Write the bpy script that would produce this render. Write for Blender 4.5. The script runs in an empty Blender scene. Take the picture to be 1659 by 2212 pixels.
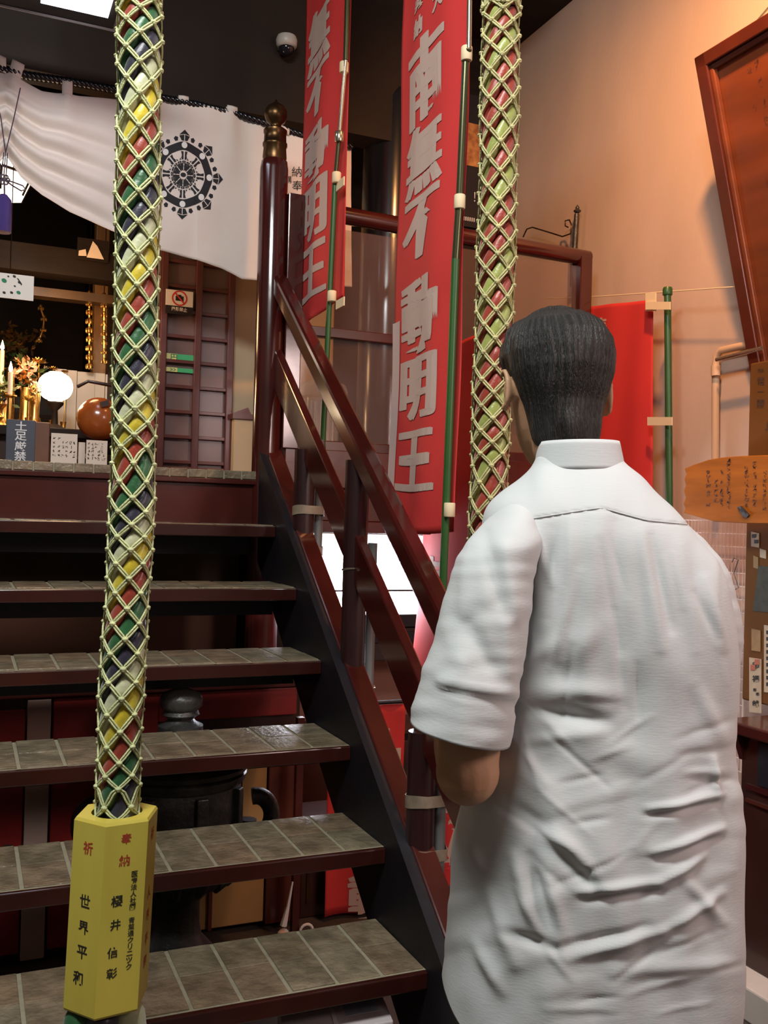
import bpy, bmesh, math, random
from mathutils import Vector, Matrix, noise

random.seed(7)
SC = bpy.context.scene
COL = SC.collection
PI = math.pi

# ------------------------------------------------------------------ camera
F_PX, PITCH, ROLL, YAW = 2079.0, 0.0076, 0.0276, -0.4088
EYE = Vector((0.0, 0.0, 1.432))
_cy, _sy, _cp, _sp = math.cos(YAW), math.sin(YAW), math.cos(PITCH), math.sin(PITCH)
FWD = Vector((-_sy * _cp, _cy * _cp, _sp))
_r = Vector((_cy, _sy, 0.0))
_u = _r.cross(FWD)
RGT = math.cos(ROLL) * _r + math.sin(ROLL) * _u
UPV = -math.sin(ROLL) * _r + math.cos(ROLL) * _u
cd = bpy.data.cameras.new('camera')
cam = bpy.data.objects.new('camera', cd)
COL.objects.link(cam)
m3 = Matrix((RGT, UPV, -FWD)).transposed()
cam.matrix_world = Matrix.Translation(EYE) @ m3.to_4x4()
cd.sensor_fit = 'HORIZONTAL'
cd.sensor_width = 36.0
cd.lens = F_PX / 1659.0 * 36.0
cd.clip_start = 0.05
SC.camera = cam

# ------------------------------------------------------------------ exposure, world, lights
SC.view_settings.view_transform = 'Standard'
SC.view_settings.look = 'None'
SC.view_settings.gamma = 1.0
SC.view_settings.exposure = 0.0
SC.view_settings.use_curve_mapping = False
w = bpy.data.worlds.new('world')
SC.world = w
w.use_nodes = True
w.node_tree.nodes['Background'].inputs[0].default_value = (1.0, 0.80, 0.66, 1)
w.node_tree.nodes['Background'].inputs[1].default_value = 0.10


def light(name, kind, loc, aim, energy, color, size=0.5, sizey=None, spot=None, blend=0.5):
    d = bpy.data.lights.new(name, kind)
    d.energy = energy
    d.color = color
    if kind == 'AREA':
        d.size = size
        if sizey:
            d.shape = 'RECTANGLE'
            d.size_y = sizey
    elif kind == 'SPOT':
        d.shadow_soft_size = size
        d.spot_size = spot
        d.spot_blend = blend
    else:
        d.shadow_soft_size = size
    o = bpy.data.objects.new(name, d)
    o.location = loc
    if aim is not None:
        o.rotation_euler = (Vector(aim) - Vector(loc)).to_track_quat('-Z', 'Y').to_euler()
    COL.objects.link(o)
    return o


# ceiling fluorescent behind the photographer, cool white
light('hall_light', 'AREA', (-0.3, 0.5, 3.7), (1.0, 2.4, 0.9), 92, (0.97, 1.0, 0.97), 1.1, 0.4)
# warm lamp, high on the right in front of the wall
light('warm_spot', 'SPOT', (1.70, 2.07, 3.70), (2.6, 3.15, 2.3), 205, (1.0, 0.44, 0.15), 0.05, None, 2.1, 1.0)
# low, right-hand pinkish area light
light('right_light', 'AREA', (2.1, -0.4, 2.4), (2.2, 2.6, 1.2), 30, (1.0, 0.76, 0.72), 0.7, 0.7)


# ------------------------------------------------------------------ pixel to place helpers (photo pixels -> rays)
def ray(x, y):
    return FWD + (x - 829.5) / F_PX * RGT - (y - 1106) / F_PX * UPV


def pX(x, y, X):
    d = ray(x, y)
    return EYE + d * (X / d.x)


def pY(x, y, Y):
    d = ray(x, y)
    return EYE + d * (Y / d.y)


def pD(x, y, D):
    return EYE + ray(x, y) * D


def px_of(P):
    d = P - EYE
    z = d.dot(FWD)
    return 829.5 + F_PX * d.dot(RGT) / z, 1106 - F_PX * d.dot(UPV) / z


# ------------------------------------------------------------------ object helpers
def tag(o, label=None, cat=None, group=None, kind=None):
    if label: o['label'] = label
    if cat: o['category'] = cat
    if group: o['group'] = group
    if kind: o['kind'] = kind
    return o


def thing(name, label, cat, loc=(0, 0, 0), group=None):
    o = bpy.data.objects.new(name, None)
    o.empty_display_size = 0.05
    COL.objects.link(o)
    o.location = loc
    return tag(o, label, cat, group)


class MB:
    """collects shapes in world coordinates; build() makes ONE mesh object"""
    def __init__(self):
        self.v = []
        self.f = []

    def add(self, vs, fs):
        n = len(self.v)
        self.v += [tuple(p) for p in vs]
        self.f += [tuple(i + n for i in f) for f in fs]
        return self

    def box(self, c, s, M=None):
        x, y, z = s[0] / 2, s[1] / 2, s[2] / 2
        vs = [Vector(p) for p in ((-x, -y, -z), (x, -y, -z), (x, y, -z), (-x, y, -z), (-x, -y, z), (x, -y, z), (x, y, z), (-x, y, z))]
        if M is not None: vs = [M @ p for p in vs]
        c = Vector(c)
        return self.add([p + c for p in vs], [(0, 3, 2, 1), (4, 5, 6, 7), (0, 1, 5, 4), (1, 2, 6, 5), (2, 3, 7, 6), (3, 0, 4, 7)])

    def bb(self, a, b):
        return self.box([(a[i] + b[i]) / 2 for i in range(3)], [abs(b[i] - a[i]) for i in range(3)])

    def beam(self, a, b, wx, h):
        """bar from a to b, width wx along the horizontal side axis, h across"""
        a, b = Vector(a), Vector(b)
        d = (b - a).normalized()
        side = d.cross(Vector((0, 0, 1)))
        if side.length < 1e-4: side = Vector((1, 0, 0))
        side.normalize()
        up = side.cross(d).normalized()
        M = Matrix((side, d, up)).transposed()
        return self.box((a + b) / 2, (wx, (b - a).length, h), M)

    def ring(self, c, rx, ry, u, v, n, ph=0.0):
        return [c + u * (rx * math.cos(2 * PI * i / n + ph)) + v * (ry * math.sin(2 * PI * i / n + ph)) for i in range(n)]

    def rings(self, rs, cap=True, close=False):
        n = len(rs[0])
        vs = [p for r in rs for p in r]
        fs = []
        m = len(rs)
        for k in range(m - 1 if not close else m):
            for i in range(n):
                j = (i + 1) % n
                k2 = (k + 1) % m
                fs.append((k * n + i, k * n + j, k2 * n + j, k2 * n + i))
        if cap and not close:
            fs.append(tuple(range(n - 1, -1, -1)))
            fs.append(tuple((m - 1) * n + i for i in range(n)))
        return self.add(vs, fs)

    def tube(self, pts, r, n=8, cap=True):
        pts = [Vector(p) for p in pts]
        rs = []
        ref = None
        for i, p in enumerate(pts):
            d = (pts[min(i + 1, len(pts) - 1)] - pts[max(i - 1, 0)]).normalized()
            if ref is None:
                ref = d.orthogonal().normalized()
            ref = (ref - d * ref.dot(d)).normalized()
            v = d.cross(ref)
            rr = r[i] if isinstance(r, (list, tuple)) else r
            rs.append(self.ring(p, rr, rr, ref, v, n))
        return self.rings(rs, cap)

    def lathe(self, c, prof, n=20, sx=1.0, sy=1.0):
        c = Vector(c)
        return self.rings([self.ring(c + Vector((0, 0, z)), r * sx, r * sy, Vector((1, 0, 0)), Vector((0, 1, 0)), n) for r, z in prof])

    def ball(self, c, r, n=10, sx=1, sy=1, sz=1):
        prof = [(max(1e-4, r * math.sin(PI * k / n)), -r * sz * math.cos(PI * k / n)) for k in range(n + 1)]
        return self.lathe(c, prof, n * 2 if n < 8 else n + 4, sx, sy)

    def prism(self, poly, d):
        """polygon (3-D points) pushed along vector d"""
        n = len(poly)
        a = [Vector(p) for p in poly]
        b = [p + Vector(d) for p in a]
        return self.add(a + b, [tuple(range(n - 1, -1, -1)), tuple(range(n, 2 * n))] + [(i, (i + 1) % n, n + (i + 1) % n, n + i) for i in range(n)])

    def grid(self, fn, nu, nv, wrap=False):
        vs = [fn(i / nu, j / nv) for j in range(nv + 1) for i in range(nu + (0 if wrap else 1))]
        W = nu if wrap else nu + 1
        fs = []
        for j in range(nv):
            for i in range(nu):
                i2 = (i + 1) % W if wrap else i + 1
                fs.append((j * W + i, j * W + i2, (j + 1) * W + i2, (j + 1) * W + i))
        return self.add(vs, fs)

    def build(self, name, mat, parent=None, smooth=False, bevel=0.0, solid=0.0, sub=0):
        me = bpy.data.meshes.new(name)
        off = parent.matrix_world.translation if False else Vector((0, 0, 0))
        o = bpy.data.objects.new(name, me)
        COL.objects.link(o)
        if parent is not None:
            o.parent = parent
            p = parent
            while p is not None:
                off = off + p.location
                p = p.parent
            vs = [(v[0] - off.x, v[1] - off.y, v[2] - off.z) for v in self.v]
        else:
            # origin at the base centre
            xs = [v[0] for v in self.v]; ys = [v[1] for v in self.v]; zs = [v[2] for v in self.v]
            c = ((min(xs) + max(xs)) / 2, (min(ys) + max(ys)) / 2, min(zs))
            vs = [(v[0] - c[0], v[1] - c[1], v[2] - c[2]) for v in self.v]
            o.location = c
        me.from_pydata(vs, [], self.f)
        me.materials.append(mat)
        if smooth:
            me.polygons.foreach_set('use_smooth', [True] * len(me.polygons))
        bm = bmesh.new(); bm.from_mesh(me)
        bmesh.ops.recalc_face_normals(bm, faces=bm.faces)
        bm.to_mesh(me); bm.free()
        if smooth and smooth != 'all':
            try: me.set_sharp_from_angle(angle=math.radians(50))
            except Exception: pass
        if solid:
            md = o.modifiers.new('thick', 'SOLIDIFY'); md.thickness = solid; md.offset = 0
        if bevel:
            md = o.modifiers.new('bevel', 'BEVEL'); md.width = bevel; md.segments = 2; md.limit_method = 'ANGLE'
        if sub:
            md = o.modifiers.new('sub', 'SUBSURF'); md.levels = sub; md.render_levels = sub
        return o


# ------------------------------------------------------------------ materials
def mat(name, col, rough=0.5, metal=0.0, var=0.0, scale=8.0, bump=0.0, bscale=60.0, coat=0.0, stretch=None, col2=None, trans=0.0, alpha=1.0, sheen=0.0, spec=0.5):
    m = bpy.data.materials.new(name)
    m.use_nodes = True
    nt = m.node_tree
    b = nt.nodes['Principled BSDF']
    b.inputs['Base Color'].default_value = (*col, 1)
    b.inputs['Roughness'].default_value = rough
    b.inputs['Metallic'].default_value = metal
    b.inputs['Coat Weight'].default_value = coat
    b.inputs['Coat Roughness'].default_value = 0.12
    b.inputs['Specular IOR Level'].default_value = spec
    if sheen: b.inputs['Sheen Weight'].default_value = sheen
    if trans: b.inputs['Transmission Weight'].default_value = trans
    if alpha < 1: b.inputs['Alpha'].default_value = alpha
    tc = nt.nodes.new('ShaderNodeTexCoord')
    mp = nt.nodes.new('ShaderNodeMapping')
    nt.links.new(tc.outputs['Object'], mp.inputs['Vector'])
    if stretch: mp.inputs['Scale'].default_value = stretch
    if var or col2:
        n = nt.nodes.new('ShaderNodeTexNoise')
        n.inputs['Scale'].default_value = scale
        n.inputs['Detail'].default_value = 6
        nt.links.new(mp.outputs[0], n.inputs['Vector'])
        rp = nt.nodes.new('ShaderNodeValToRGB')
        c2 = col2 or tuple(c * (1 - var) for c in col)
        rp.color_ramp.elements[0].position = 0.35
        rp.color_ramp.elements[1].position = 0.68
        rp.color_ramp.elements[0].color = (*c2, 1)
        rp.color_ramp.elements[1].color = (*col, 1)
        nt.links.new(n.outputs['Fac'], rp.inputs['Fac'])
        nt.links.new(rp.outputs['Color'], b.inputs['Base Color'])
    if bump:
        n2 = nt.nodes.new('ShaderNodeTexNoise')
        n2.inputs['Scale'].default_value = bscale
        n2.inputs['Detail'].default_value = 4
        nt.links.new(mp.outputs[0], n2.inputs['Vector'])
        bp = nt.nodes.new('ShaderNodeBump')
        bp.inputs['Strength'].default_value = bump
        bp.inputs['Distance'].default_value = 0.01
        nt.links.new(n2.outputs['Fac'], bp.inputs['Height'])
        nt.links.new(bp.outputs['Normal'], b.inputs['Normal'])
    return m


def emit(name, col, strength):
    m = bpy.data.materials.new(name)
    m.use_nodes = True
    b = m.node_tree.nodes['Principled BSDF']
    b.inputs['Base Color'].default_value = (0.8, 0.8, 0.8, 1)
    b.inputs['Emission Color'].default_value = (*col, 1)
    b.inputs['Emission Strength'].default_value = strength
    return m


LACQ = mat('red_lacquer', (0.082, 0.013, 0.009), 0.26, var=0.35, scale=5, coat=0.5, bump=0.08, bscale=14)
LACQ_R = mat('rail_lacquer', (0.062, 0.009, 0.007), 0.18, var=0.35, scale=5, coat=0.9, bump=0.05, bscale=14)
NOSE = mat('tread_lacquer', (0.050, 0.010, 0.007), 0.26, var=0.35, scale=5, coat=0.5)
POSTBK = mat('near_black_lacquer', (0.028, 0.007, 0.008), 0.35, var=0.35, coat=0.3)
LACQ_D = mat('dark_red_lacquer', (0.075, 0.008, 0.007), 0.32, var=0.4, scale=6, coat=0.3)
BLACKW = mat('black_stringer_paint', (0.006, 0.005, 0.010), 0.5, var=0.4, bump=0.1, bscale=30)
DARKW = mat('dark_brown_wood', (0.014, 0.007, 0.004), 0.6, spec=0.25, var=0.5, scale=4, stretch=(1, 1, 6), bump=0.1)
BRONZE = mat('bronze', (0.16, 0.085, 0.035), 0.32, 0.9, var=0.5, scale=14)
TILE = mat('stone_tile', (0.29, 0.24, 0.17), 0.34, var=0.45, scale=16, bump=0.55, bscale=55, col2=(0.15, 0.125, 0.09))
_nt = TILE.node_tree
_oi = _nt.nodes.new('ShaderNodeObjectInfo')
_rp = _nt.nodes.new('ShaderNodeValToRGB')
_rp.color_ramp.elements[0].color = (1.0, .84, .74, 1)
_rp.color_ramp.elements[1].color = (.97, .97, .90, 1)
_mx = _nt.nodes.new('ShaderNodeMix'); _mx.data_type = 'RGBA'; _mx.blend_type = 'MULTIPLY'; _mx.inputs[0].default_value = 1
_bs = _nt.nodes['Principled BSDF']
_src = _bs.inputs['Base Color'].links[0].from_socket
_nt.links.new(_oi.outputs['Random'], _rp.inputs[0])
_nt.links.new(_src, _mx.inputs[6]); _nt.links.new(_rp.outputs[0], _mx.inputs[7])
_nt.links.new(_mx.outputs[2], _bs.inputs['Base Color'])
GROUT = mat('grout', (0.36, 0.32, 0.22), 0.85, var=0.2, scale=40)
PLASTER = mat('plaster_wall', (0.60, 0.45, 0.36), 0.9, var=0.14, scale=2.2, bump=0.08, bscale=90, stretch=(1, 1, 0.5))
PLASTER_P = mat('brown_plaster', (0.38, 0.20, 0.14), 0.9, var=0.12, scale=3)
CREAMW = mat('cream_wall', (0.56, 0.44, 0.29), 0.85, var=0.12, scale=4)
NOREN = mat('white_cotton_curtain', (0.80, 0.70, 0.64), 0.9, var=0.05, scale=5, bump=0.12, bscale=250, sheen=0.2)
BLACKC = mat('black_print', (0.012, 0.010, 0.014), 0.75)
WHITEC = mat('white_print', (0.80, 0.76, 0.74), 0.85)
REDCLOTH = mat('red_banner_cloth', (0.66, 0.035, 0.032), 0.75, var=0.12, scale=4, bump=0.06, bscale=200)
PRINT = mat('pale_print', (0.56, 0.40, 0.34), 0.85)
SELV = mat('selvage_cloth', (0.62, 0.45, 0.42), 0.85)
TIE = mat('cream_banner_loop', (0.74, 0.60, 0.38), 0.8)
GREENP = mat('green_pole_plastic', (0.028, 0.095, 0.020), 0.38, var=0.2)
DKPOLE = mat('olive_steel_tube', (0.075, 0.075, 0.035), 0.28, 0.6)
STEEL = mat('steel_tube', (0.52, 0.46, 0.34), 0.25, 0.9)
GREYP = mat('grey_pipe', (0.10, 0.10, 0.10), 0.5)
TAPE = mat('old_packing_tape', (0.27, 0.21, 0.15), 0.5, var=0.3, scale=30)
CORD = mat('pale_green_cord', (0.66, 0.69, 0.36), 0.75, var=0.25, scale=40, bump=0.3, bscale=300)
CORD_W = mat('warm_straw_cord', (0.60, 0.56, 0.27), 0.75, var=0.3, scale=40, bump=0.3, bscale=300)
SILK = {
    'green': mat('green_silk', (0.015, 0.11, 0.03), 0.38, var=0.3, scale=20, sheen=0.4, bump=0.25, bscale=50),
    'purple': mat('black_purple_silk', (0.022, 0.018, 0.04), 0.38, var=0.3, scale=20, sheen=0.4, bump=0.25, bscale=50),
    'white': mat('cream_silk', (0.56, 0.57, 0.36), 0.40, var=0.18, scale=20, sheen=0.4, bump=0.25, bscale=50),
    'yellow': mat('yellow_silk', (0.62, 0.48, 0.02), 0.38, var=0.25, scale=20, sheen=0.4, bump=0.25, bscale=50),
    'red': mat('red_silk', (0.33, 0.035, 0.015), 0.38, var=0.25, scale=20, sheen=0.4, bump=0.25, bscale=50),
    'lime': mat('olive_green_silk', (0.33, 0.36, 0.08), 0.35, var=0.25, scale=20, sheen=0.4, bump=0.25, bscale=50),
}
YBOX = mat('yellow_lacquered_wood', (0.66, 0.53, 0.085), 0.38, var=0.06, scale=6, stretch=(6, 6, 1))
INK = mat('ink', (0.02, 0.018, 0.012), 0.7)
INKR = mat('red_ink', (0.42, 0.05, 0.02), 0.7)
SHIRT = mat('white_cotton_shirt', (0.585, 0.60, 0.605), 0.85, bump=0.06, bscale=300, var=0.03, scale=6, stretch=(.3, .3, 1.3))
SKIN = mat('skin', (0.50, 0.28, 0.16), 0.55, var=0.12, scale=9, bump=0.05, bscale=200)
HAIRM = mat('black_hair', (0.012, 0.010, 0.009), 0.45, bump=0.5, bscale=120, stretch=(6, 6, 0.6), var=0.3)
TROUS = mat('olive_trousers', (0.085, 0.075, 0.055), 0.85, var=0.15, bump=0.1, bscale=300)
SHOE = mat('dark_leather', (0.02, 0.016, 0.013), 0.4)
LACPANEL = mat('lattice_wood', (0.11, 0.030, 0.028), 0.35, var=0.3, scale=6, coat=0.2)
LATGLASS = mat('smoked_lattice_pane', (0.20, 0.13, 0.13), 0.25, var=0.25, scale=5)
SIGNW = mat('carved_wood_board', (0.21, 0.05, 0.014), 0.42, var=0.4, scale=3.5, stretch=(0.6, 0.6, 3), coat=0.3)
FRAMEW = mat('red_brown_frame_wood', (0.11, 0.022, 0.010), 0.35, var=0.3, scale=6, coat=0.2)
PLAQW = mat('orange_pine_board', (0.52, 0.17, 0.02), 0.65, spec=0.12, var=0.35, scale=3, stretch=(1, 1, 7), bump=0.15, bscale=30)
POSTW = mat('brown_notice_post', (0.20, 0.085, 0.022), 0.75, spec=0.1, var=0.35, scale=4, stretch=(1, 1, 0.3))
CHESTW = mat('dark_chest_wood', (0.05, 0.014, 0.008), 0.35, var=0.5, scale=4, coat=0.3)
IRON = mat('dark_cast_bronze', (0.10, 0.10, 0.095), 0.42, 0.55, var=0.5, scale=18, bump=0.3, bscale=60)
GOLD = mat('gold', (0.85, 0.50, 0.14), 0.28, 0.95, var=0.3, scale=30)
GOURD = mat('orange_lacquer', (0.55, 0.13, 0.025), 0.22, var=0.4, scale=6, coat=0.6)
PAPER = mat('paper', (0.72, 0.62, 0.52), 0.8, var=0.08)
PAPERW = mat('white_paper', (0.80, 0.78, 0.76), 0.8, var=0.05)
SIGNBL = mat('dark_slate_sign', (0.055, 0.065, 0.09), 0.5, var=0.15)
SIGNTX = mat('white_sign_lettering', (0.75, 0.72, 0.72), 0.6)
PANELR = mat('red_panel', (0.28, 0.014, 0.012), 0.5, var=0.3)
STILE = mat('pale_pink_stile', (0.42, 0.26, 0.21), 0.7, var=0.15)
TANP = mat('tan_panel', (0.40, 0.22, 0.07), 0.7, var=0.15)
PURPLE = mat('purple_silk_tassel', (0.06, 0.03, 0.20), 0.6, bump=0.5, bscale=150, stretch=(8, 8, 0.5))
PURCORD = mat('purple_cord', (0.045, 0.025, 0.05), 0.6)
BLKGLOSS = mat('black_gloss_column', (0.008, 0.008, 0.011), 0.22, coat=0.5)
CONCR = mat('floor_stone', (0.06, 0.045, 0.035), 0.75, var=0.3, scale=5, bump=0.2)
WOODBK = mat('ceiling_wood', (0.020, 0.010, 0.005), 0.6, spec=0.25, var=0.4, scale=3, stretch=(1, 6, 1))
PLASTERW = mat('pale_plaster', (0.62, 0.56, 0.50), 0.85, var=0.1)
GREENPR = mat('green_print', (0.02, 0.22, 0.10), 0.7)
REDP = mat('red_print', (0.60, 0.03, 0.03), 0.7)
GREENS = mat('green_sign', (0.05, 0.42, 0.18), 0.5)
YELP = mat('yellow_petals', (0.75, 0.48, 0.10), 0.5)
WAX = mat('candle_wax', (0.80, 0.66, 0.50), 0.45)
FLAME = emit('candle_flame', (1.0, 0.62, 0.25), 45)
LANT = emit('lit_paper', (1.0, 0.86, 0.62), 3.6)
LANT2 = emit('lit_lantern_pane', (1.0, 0.86, 0.66), 3.2)
TUBE = emit('fluorescent_diffuser', (0.86, 0.88, 1.0), 22)
TUBE2 = emit('ceiling_diffuser', (0.80, 0.83, 1.0), 6)
PANELGLOW = emit('white_panel_glow', (1.0, 0.95, 0.88), 1.0)  # emission stands in for tube light falling on the white back panel
WIRE = mat('white_coated_wire', (0.78, 0.70, 0.66), 0.4)
PVC = mat('beige_conduit', (0.62, 0.42, 0.27), 0.5)
CLEAR = mat('clear_acrylic', (0.80, 0.85, 0.85), 0.12, alpha=0.28)
GLASS = mat('reflection_tinted_glass', (0.20, 0.13, 0.12), 0.06, alpha=0.22)  # brown tint stands in for the wall reflected in clear glass
DOME = mat('camera_plastic', (0.42, 0.38, 0.34), 0.4)
DOMEG = mat('camera_dome_glass', (0.01, 0.01, 0.015), 0.05)
POSTERM = mat('poster_black', (0.02, 0.017, 0.02), 0.35, var=0.3)
POSTERO = mat('poster_orange', (0.62, 0.28, 0.08), 0.5, col2=(0.30, 0.09, 0.03), scale=26)
CARTON = mat('white_carton', (0.66, 0.58, 0.60), 0.6, var=0.06)
EYEW = mat('eye_white', (0.8, 0.8, 0.78), 0.3)

# ------------------------------------------------------------------ lettering
_glyphs = {}


def glyph(ch, bold=0.0, res=3):
    k = (ch, bold)
    if k in _glyphs: return _glyphs[k]
    cu = bpy.data.curves.new('t', 'FONT')
    cu.body = ch
    cu.size = 1.0
    cu.resolution_u = res
    cu.offset = bold
    ob = bpy.data.objects.new('t', cu)
    COL.objects.link(ob)
    dg = bpy.context.evaluated_depsgraph_get()
    me = bpy.data.meshes.new_from_object(ob.evaluated_get(dg))
    vs = [(v.co.x, v.co.y) for v in me.vertices]
    fs = [tuple(p.vertices) for p in me.polygons]
    bpy.data.objects.remove(ob)
    bpy.data.curves.remove(cu)
    bpy.data.meshes.remove(me)
    if vs:
        xs = [v[0] for v in vs]; ys = [v[1] for v in vs]
        cx, cy = (min(xs) + max(xs)) / 2, (min(ys) + max(ys)) / 2
        s = 1.0 / max(max(xs) - min(xs), max(ys) - min(ys), 0.35)
        vs = [((x - cx) * s, (y - cy) * s) for x, y in vs]
    _glyphs[k] = (vs, fs)
    return _glyphs[k]


def put_text(mb, chars, fn, bold=0.0, cuts=0, res=3):
    """chars: list of (ch, u, v, w, h) with centre (u, v) in the surface's own units, fn(u, v) -> 3-D point"""
    for ch, u, v, w_, h_ in chars:
        vs, fs = glyph(ch, bold, res)
        if not vs: continue
        pts = [(u + x * w_, v + y * h_) for x, y in vs]
        if cuts:
            bm = bmesh.new()
            bv = [bm.verts.new((x, y, 0)) for x, y in pts]
            for f in fs:
                try: bm.faces.new([bv[i] for i in f])
                except Exception: pass
            for k in range(1, cuts):
                for co, no in (((u - w_ / 2 + w_ * k / cuts, 0, 0), (1, 0, 0)), ((0, v - h_ / 2 + h_ * k / cuts, 0), (0, 1, 0))):
                    bmesh.ops.bisect_plane(bm, geom=bm.verts[:] + bm.edges[:] + bm.faces[:], plane_co=co, plane_no=no)
            bm.verts.index_update()
            pts = [(p.co.x, p.co.y) for p in bm.verts]
            fs = [tuple(p.index for p in f.verts) for f in bm.faces]
            bm.free()
        mb.add([fn(x, y) for x, y in pts], fs)
    return mb


def scribble(mb, u0, v0, w_, h_, fn, rnd, t=0.10):
    """one unreadable handwritten mark: a few short brush strokes"""
    for k in range(rnd.randint(3, 5)):
        a = (u0 + rnd.uniform(-.5, .5) * w_, v0 + rnd.uniform(-.5, .5) * h_)
        b = (u0 + rnd.uniform(-.5, .5) * w_, v0 + rnd.uniform(-.5, .5) * h_)
        dx, dy = b[0] - a[0], b[1] - a[1]
        L = math.hypot(dx, dy) or 1
        nx, ny = -dy / L * t * w_ / 2, dx / L * t * w_ / 2
        mb.add([fn(a[0] + nx, a[1] + ny), fn(a[0] - nx, a[1] - ny), fn(b[0] - nx * .5, b[1] - ny * .5), fn(b[0] + nx * .5, b[1] + ny * .5)], [(0, 1, 2, 3)])


def flat(P, U, V, N=None, off=0.0006):
    P, U, V = Vector(P), Vector(U), Vector(V)
    n = (Vector(N) if N is not None else U.cross(V).normalized()) * off
    return lambda u, v: P + U * u + V * v + n


# ================================================================== THE SETTING
def struct(mb, name, m, **k):
    return tag(mb.build(name, m, **k), kind='structure')


PLAT = 1.60
XR = 2.60          # right wall
struct(MB().bb((-2.5, -2.2, -0.06), (XR + .1, 4.5, 0)), 'floor', CONCR)
struct(MB().bb((XR, -2.2, 0), (XR + 0.1, 6.1, 4.0)), 'wall_right', PLASTER)
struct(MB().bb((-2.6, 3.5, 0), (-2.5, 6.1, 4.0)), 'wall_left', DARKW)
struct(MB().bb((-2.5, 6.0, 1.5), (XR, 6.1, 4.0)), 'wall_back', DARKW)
ce = struct(MB().bb((-2.5, -2.2, 3.95), (XR, 6.0, 4.03)), 'ceiling', WOODBK)
struct(MB().bb((-2.5, 4.2, 0), (XR, 4.28, 1.36)), 'wall_lower', PLASTER_P)
struct(MB().bb((-2.5, 4.12, 1.10), (1.10, 4.195, 1.445)), 'trim_6', mat('olive_board', (.085, .06, .033), .8, var=.2))
struct(MB().bb((1.115, 3.62, 0), (1.15, 4.195, 1.37)), 'glow_baffle', DARKW)  # added panel, keeps the display glow off the wall behind the treads
# dark boarded ceiling of the gallery and its beams
cg = struct(MB().bb((-2.5, 3.2, 3.90), (1.95, 6.0, 3.945)), 'trim_1', WOODBK)
for i in range(6):
    MB().bb((-2.0 + .75 * i, 3.2, 3.84), (-1.93 + .75 * i, 6.0, 3.90)).build('ceiling_beam', DARKW, cg)
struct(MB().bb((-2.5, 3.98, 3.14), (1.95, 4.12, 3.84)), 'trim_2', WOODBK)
# platform floor + edge beam
pf = struct(MB().bb((-2.5, 3.55, 1.45), (XR, 6.0, PLAT - .004)), 'platform', LACQ_D)
fb = MB().bb((-2.5, 3.525, 1.392), (1.0, 3.56, 1.548)).build('fascia_board', LACQ, pf, bevel=.004)
MB().bb((-2.5, 3.505, 1.548), (1.0, 3.57, 1.566)).build('ledge', LACQ, pf, bevel=.003)
MB().bb((1.10, 3.50, 1.548), (XR, 3.56, 1.695)).build('fascia_board', LACQ, pf, bevel=.004)
MB().bb((1.10, 3.52, 1.42), (XR, 3.56, 1.545)).build('fascia_board', LACQ, pf, bevel=.004)
MB().bb((1.10, 3.48, 1.375), (XR, 3.56, 1.42)).build('ledge', LACQ_D, pf, bevel=.004)
_me = None
for i in range(32):
    x1 = 1.0 - i * .0665
    if x1 < -.9: break
    dz = random.uniform(-.0012, .0012)
    MB().bb((x1 - .0605, 3.507, 1.5675), (x1, 3.555, 1.5985 + dz)).build('tile', TILE, pf, bevel=.002)
MB().bb((-2.5, 3.512, 1.566), (1.0, 3.56, 1.596)).build('grout_bed', GROUT, pf)
# cream wall behind the stairs head, two pieces with the lattice door between
struct(MB().bb((1.11, 4.42, PLAT), (1.62, 4.5, 3.9)), 'wall_cream', CREAMW)
struct(MB().bb((0.60, 4.44, 2.66), (1.11, 4.5, 3.9)), 'wall_header', DARKW)
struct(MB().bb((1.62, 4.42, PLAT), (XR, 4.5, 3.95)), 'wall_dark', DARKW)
struct(MB().bb((0.60, 4.5, PLAT), (0.66, 5.9, 3.6)), 'wall_side', DARKW)
# low dado moulding on the cream wall
dm = struct(MB().bb((1.115, 4.33, PLAT), (1.28, 4.42, 1.875)), 'trim_3', CREAMW)
MB().prism([(1.105, 4.32, 1.875), (1.29, 4.32, 1.875), (1.29, 4.32, 1.885), (1.19, 4.32, 1.90), (1.175, 4.32, 1.93), (1.105, 4.32, 1.90)], (0, .10, 0)).build('moulding', LACPANEL, dm)

# lattice door
dr = struct(MB().bb((0.775, 4.41, PLAT), (1.115, 4.43, 2.72)), 'door_1', LATGLASS)
LX = (0.79, 0.945, 1.10)
for x in (0.775, 0.932, 1.085):
    MB().bb((x, 4.375, PLAT), (x + .03, 4.412, 2.72)).build('stile', LACPANEL, dr, bevel=.003)
for k in range(10):
    z = 1.66 + k * .114
    MB().bb((.79, 4.385, z), (1.10, 4.41, z + .016)).build('rail', LACPANEL, dr, bevel=.002)
MB().bb((.79, 4.38, PLAT), (1.10, 4.41, 1.645)).build('rail', LACPANEL, dr, bevel=.002)

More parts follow.
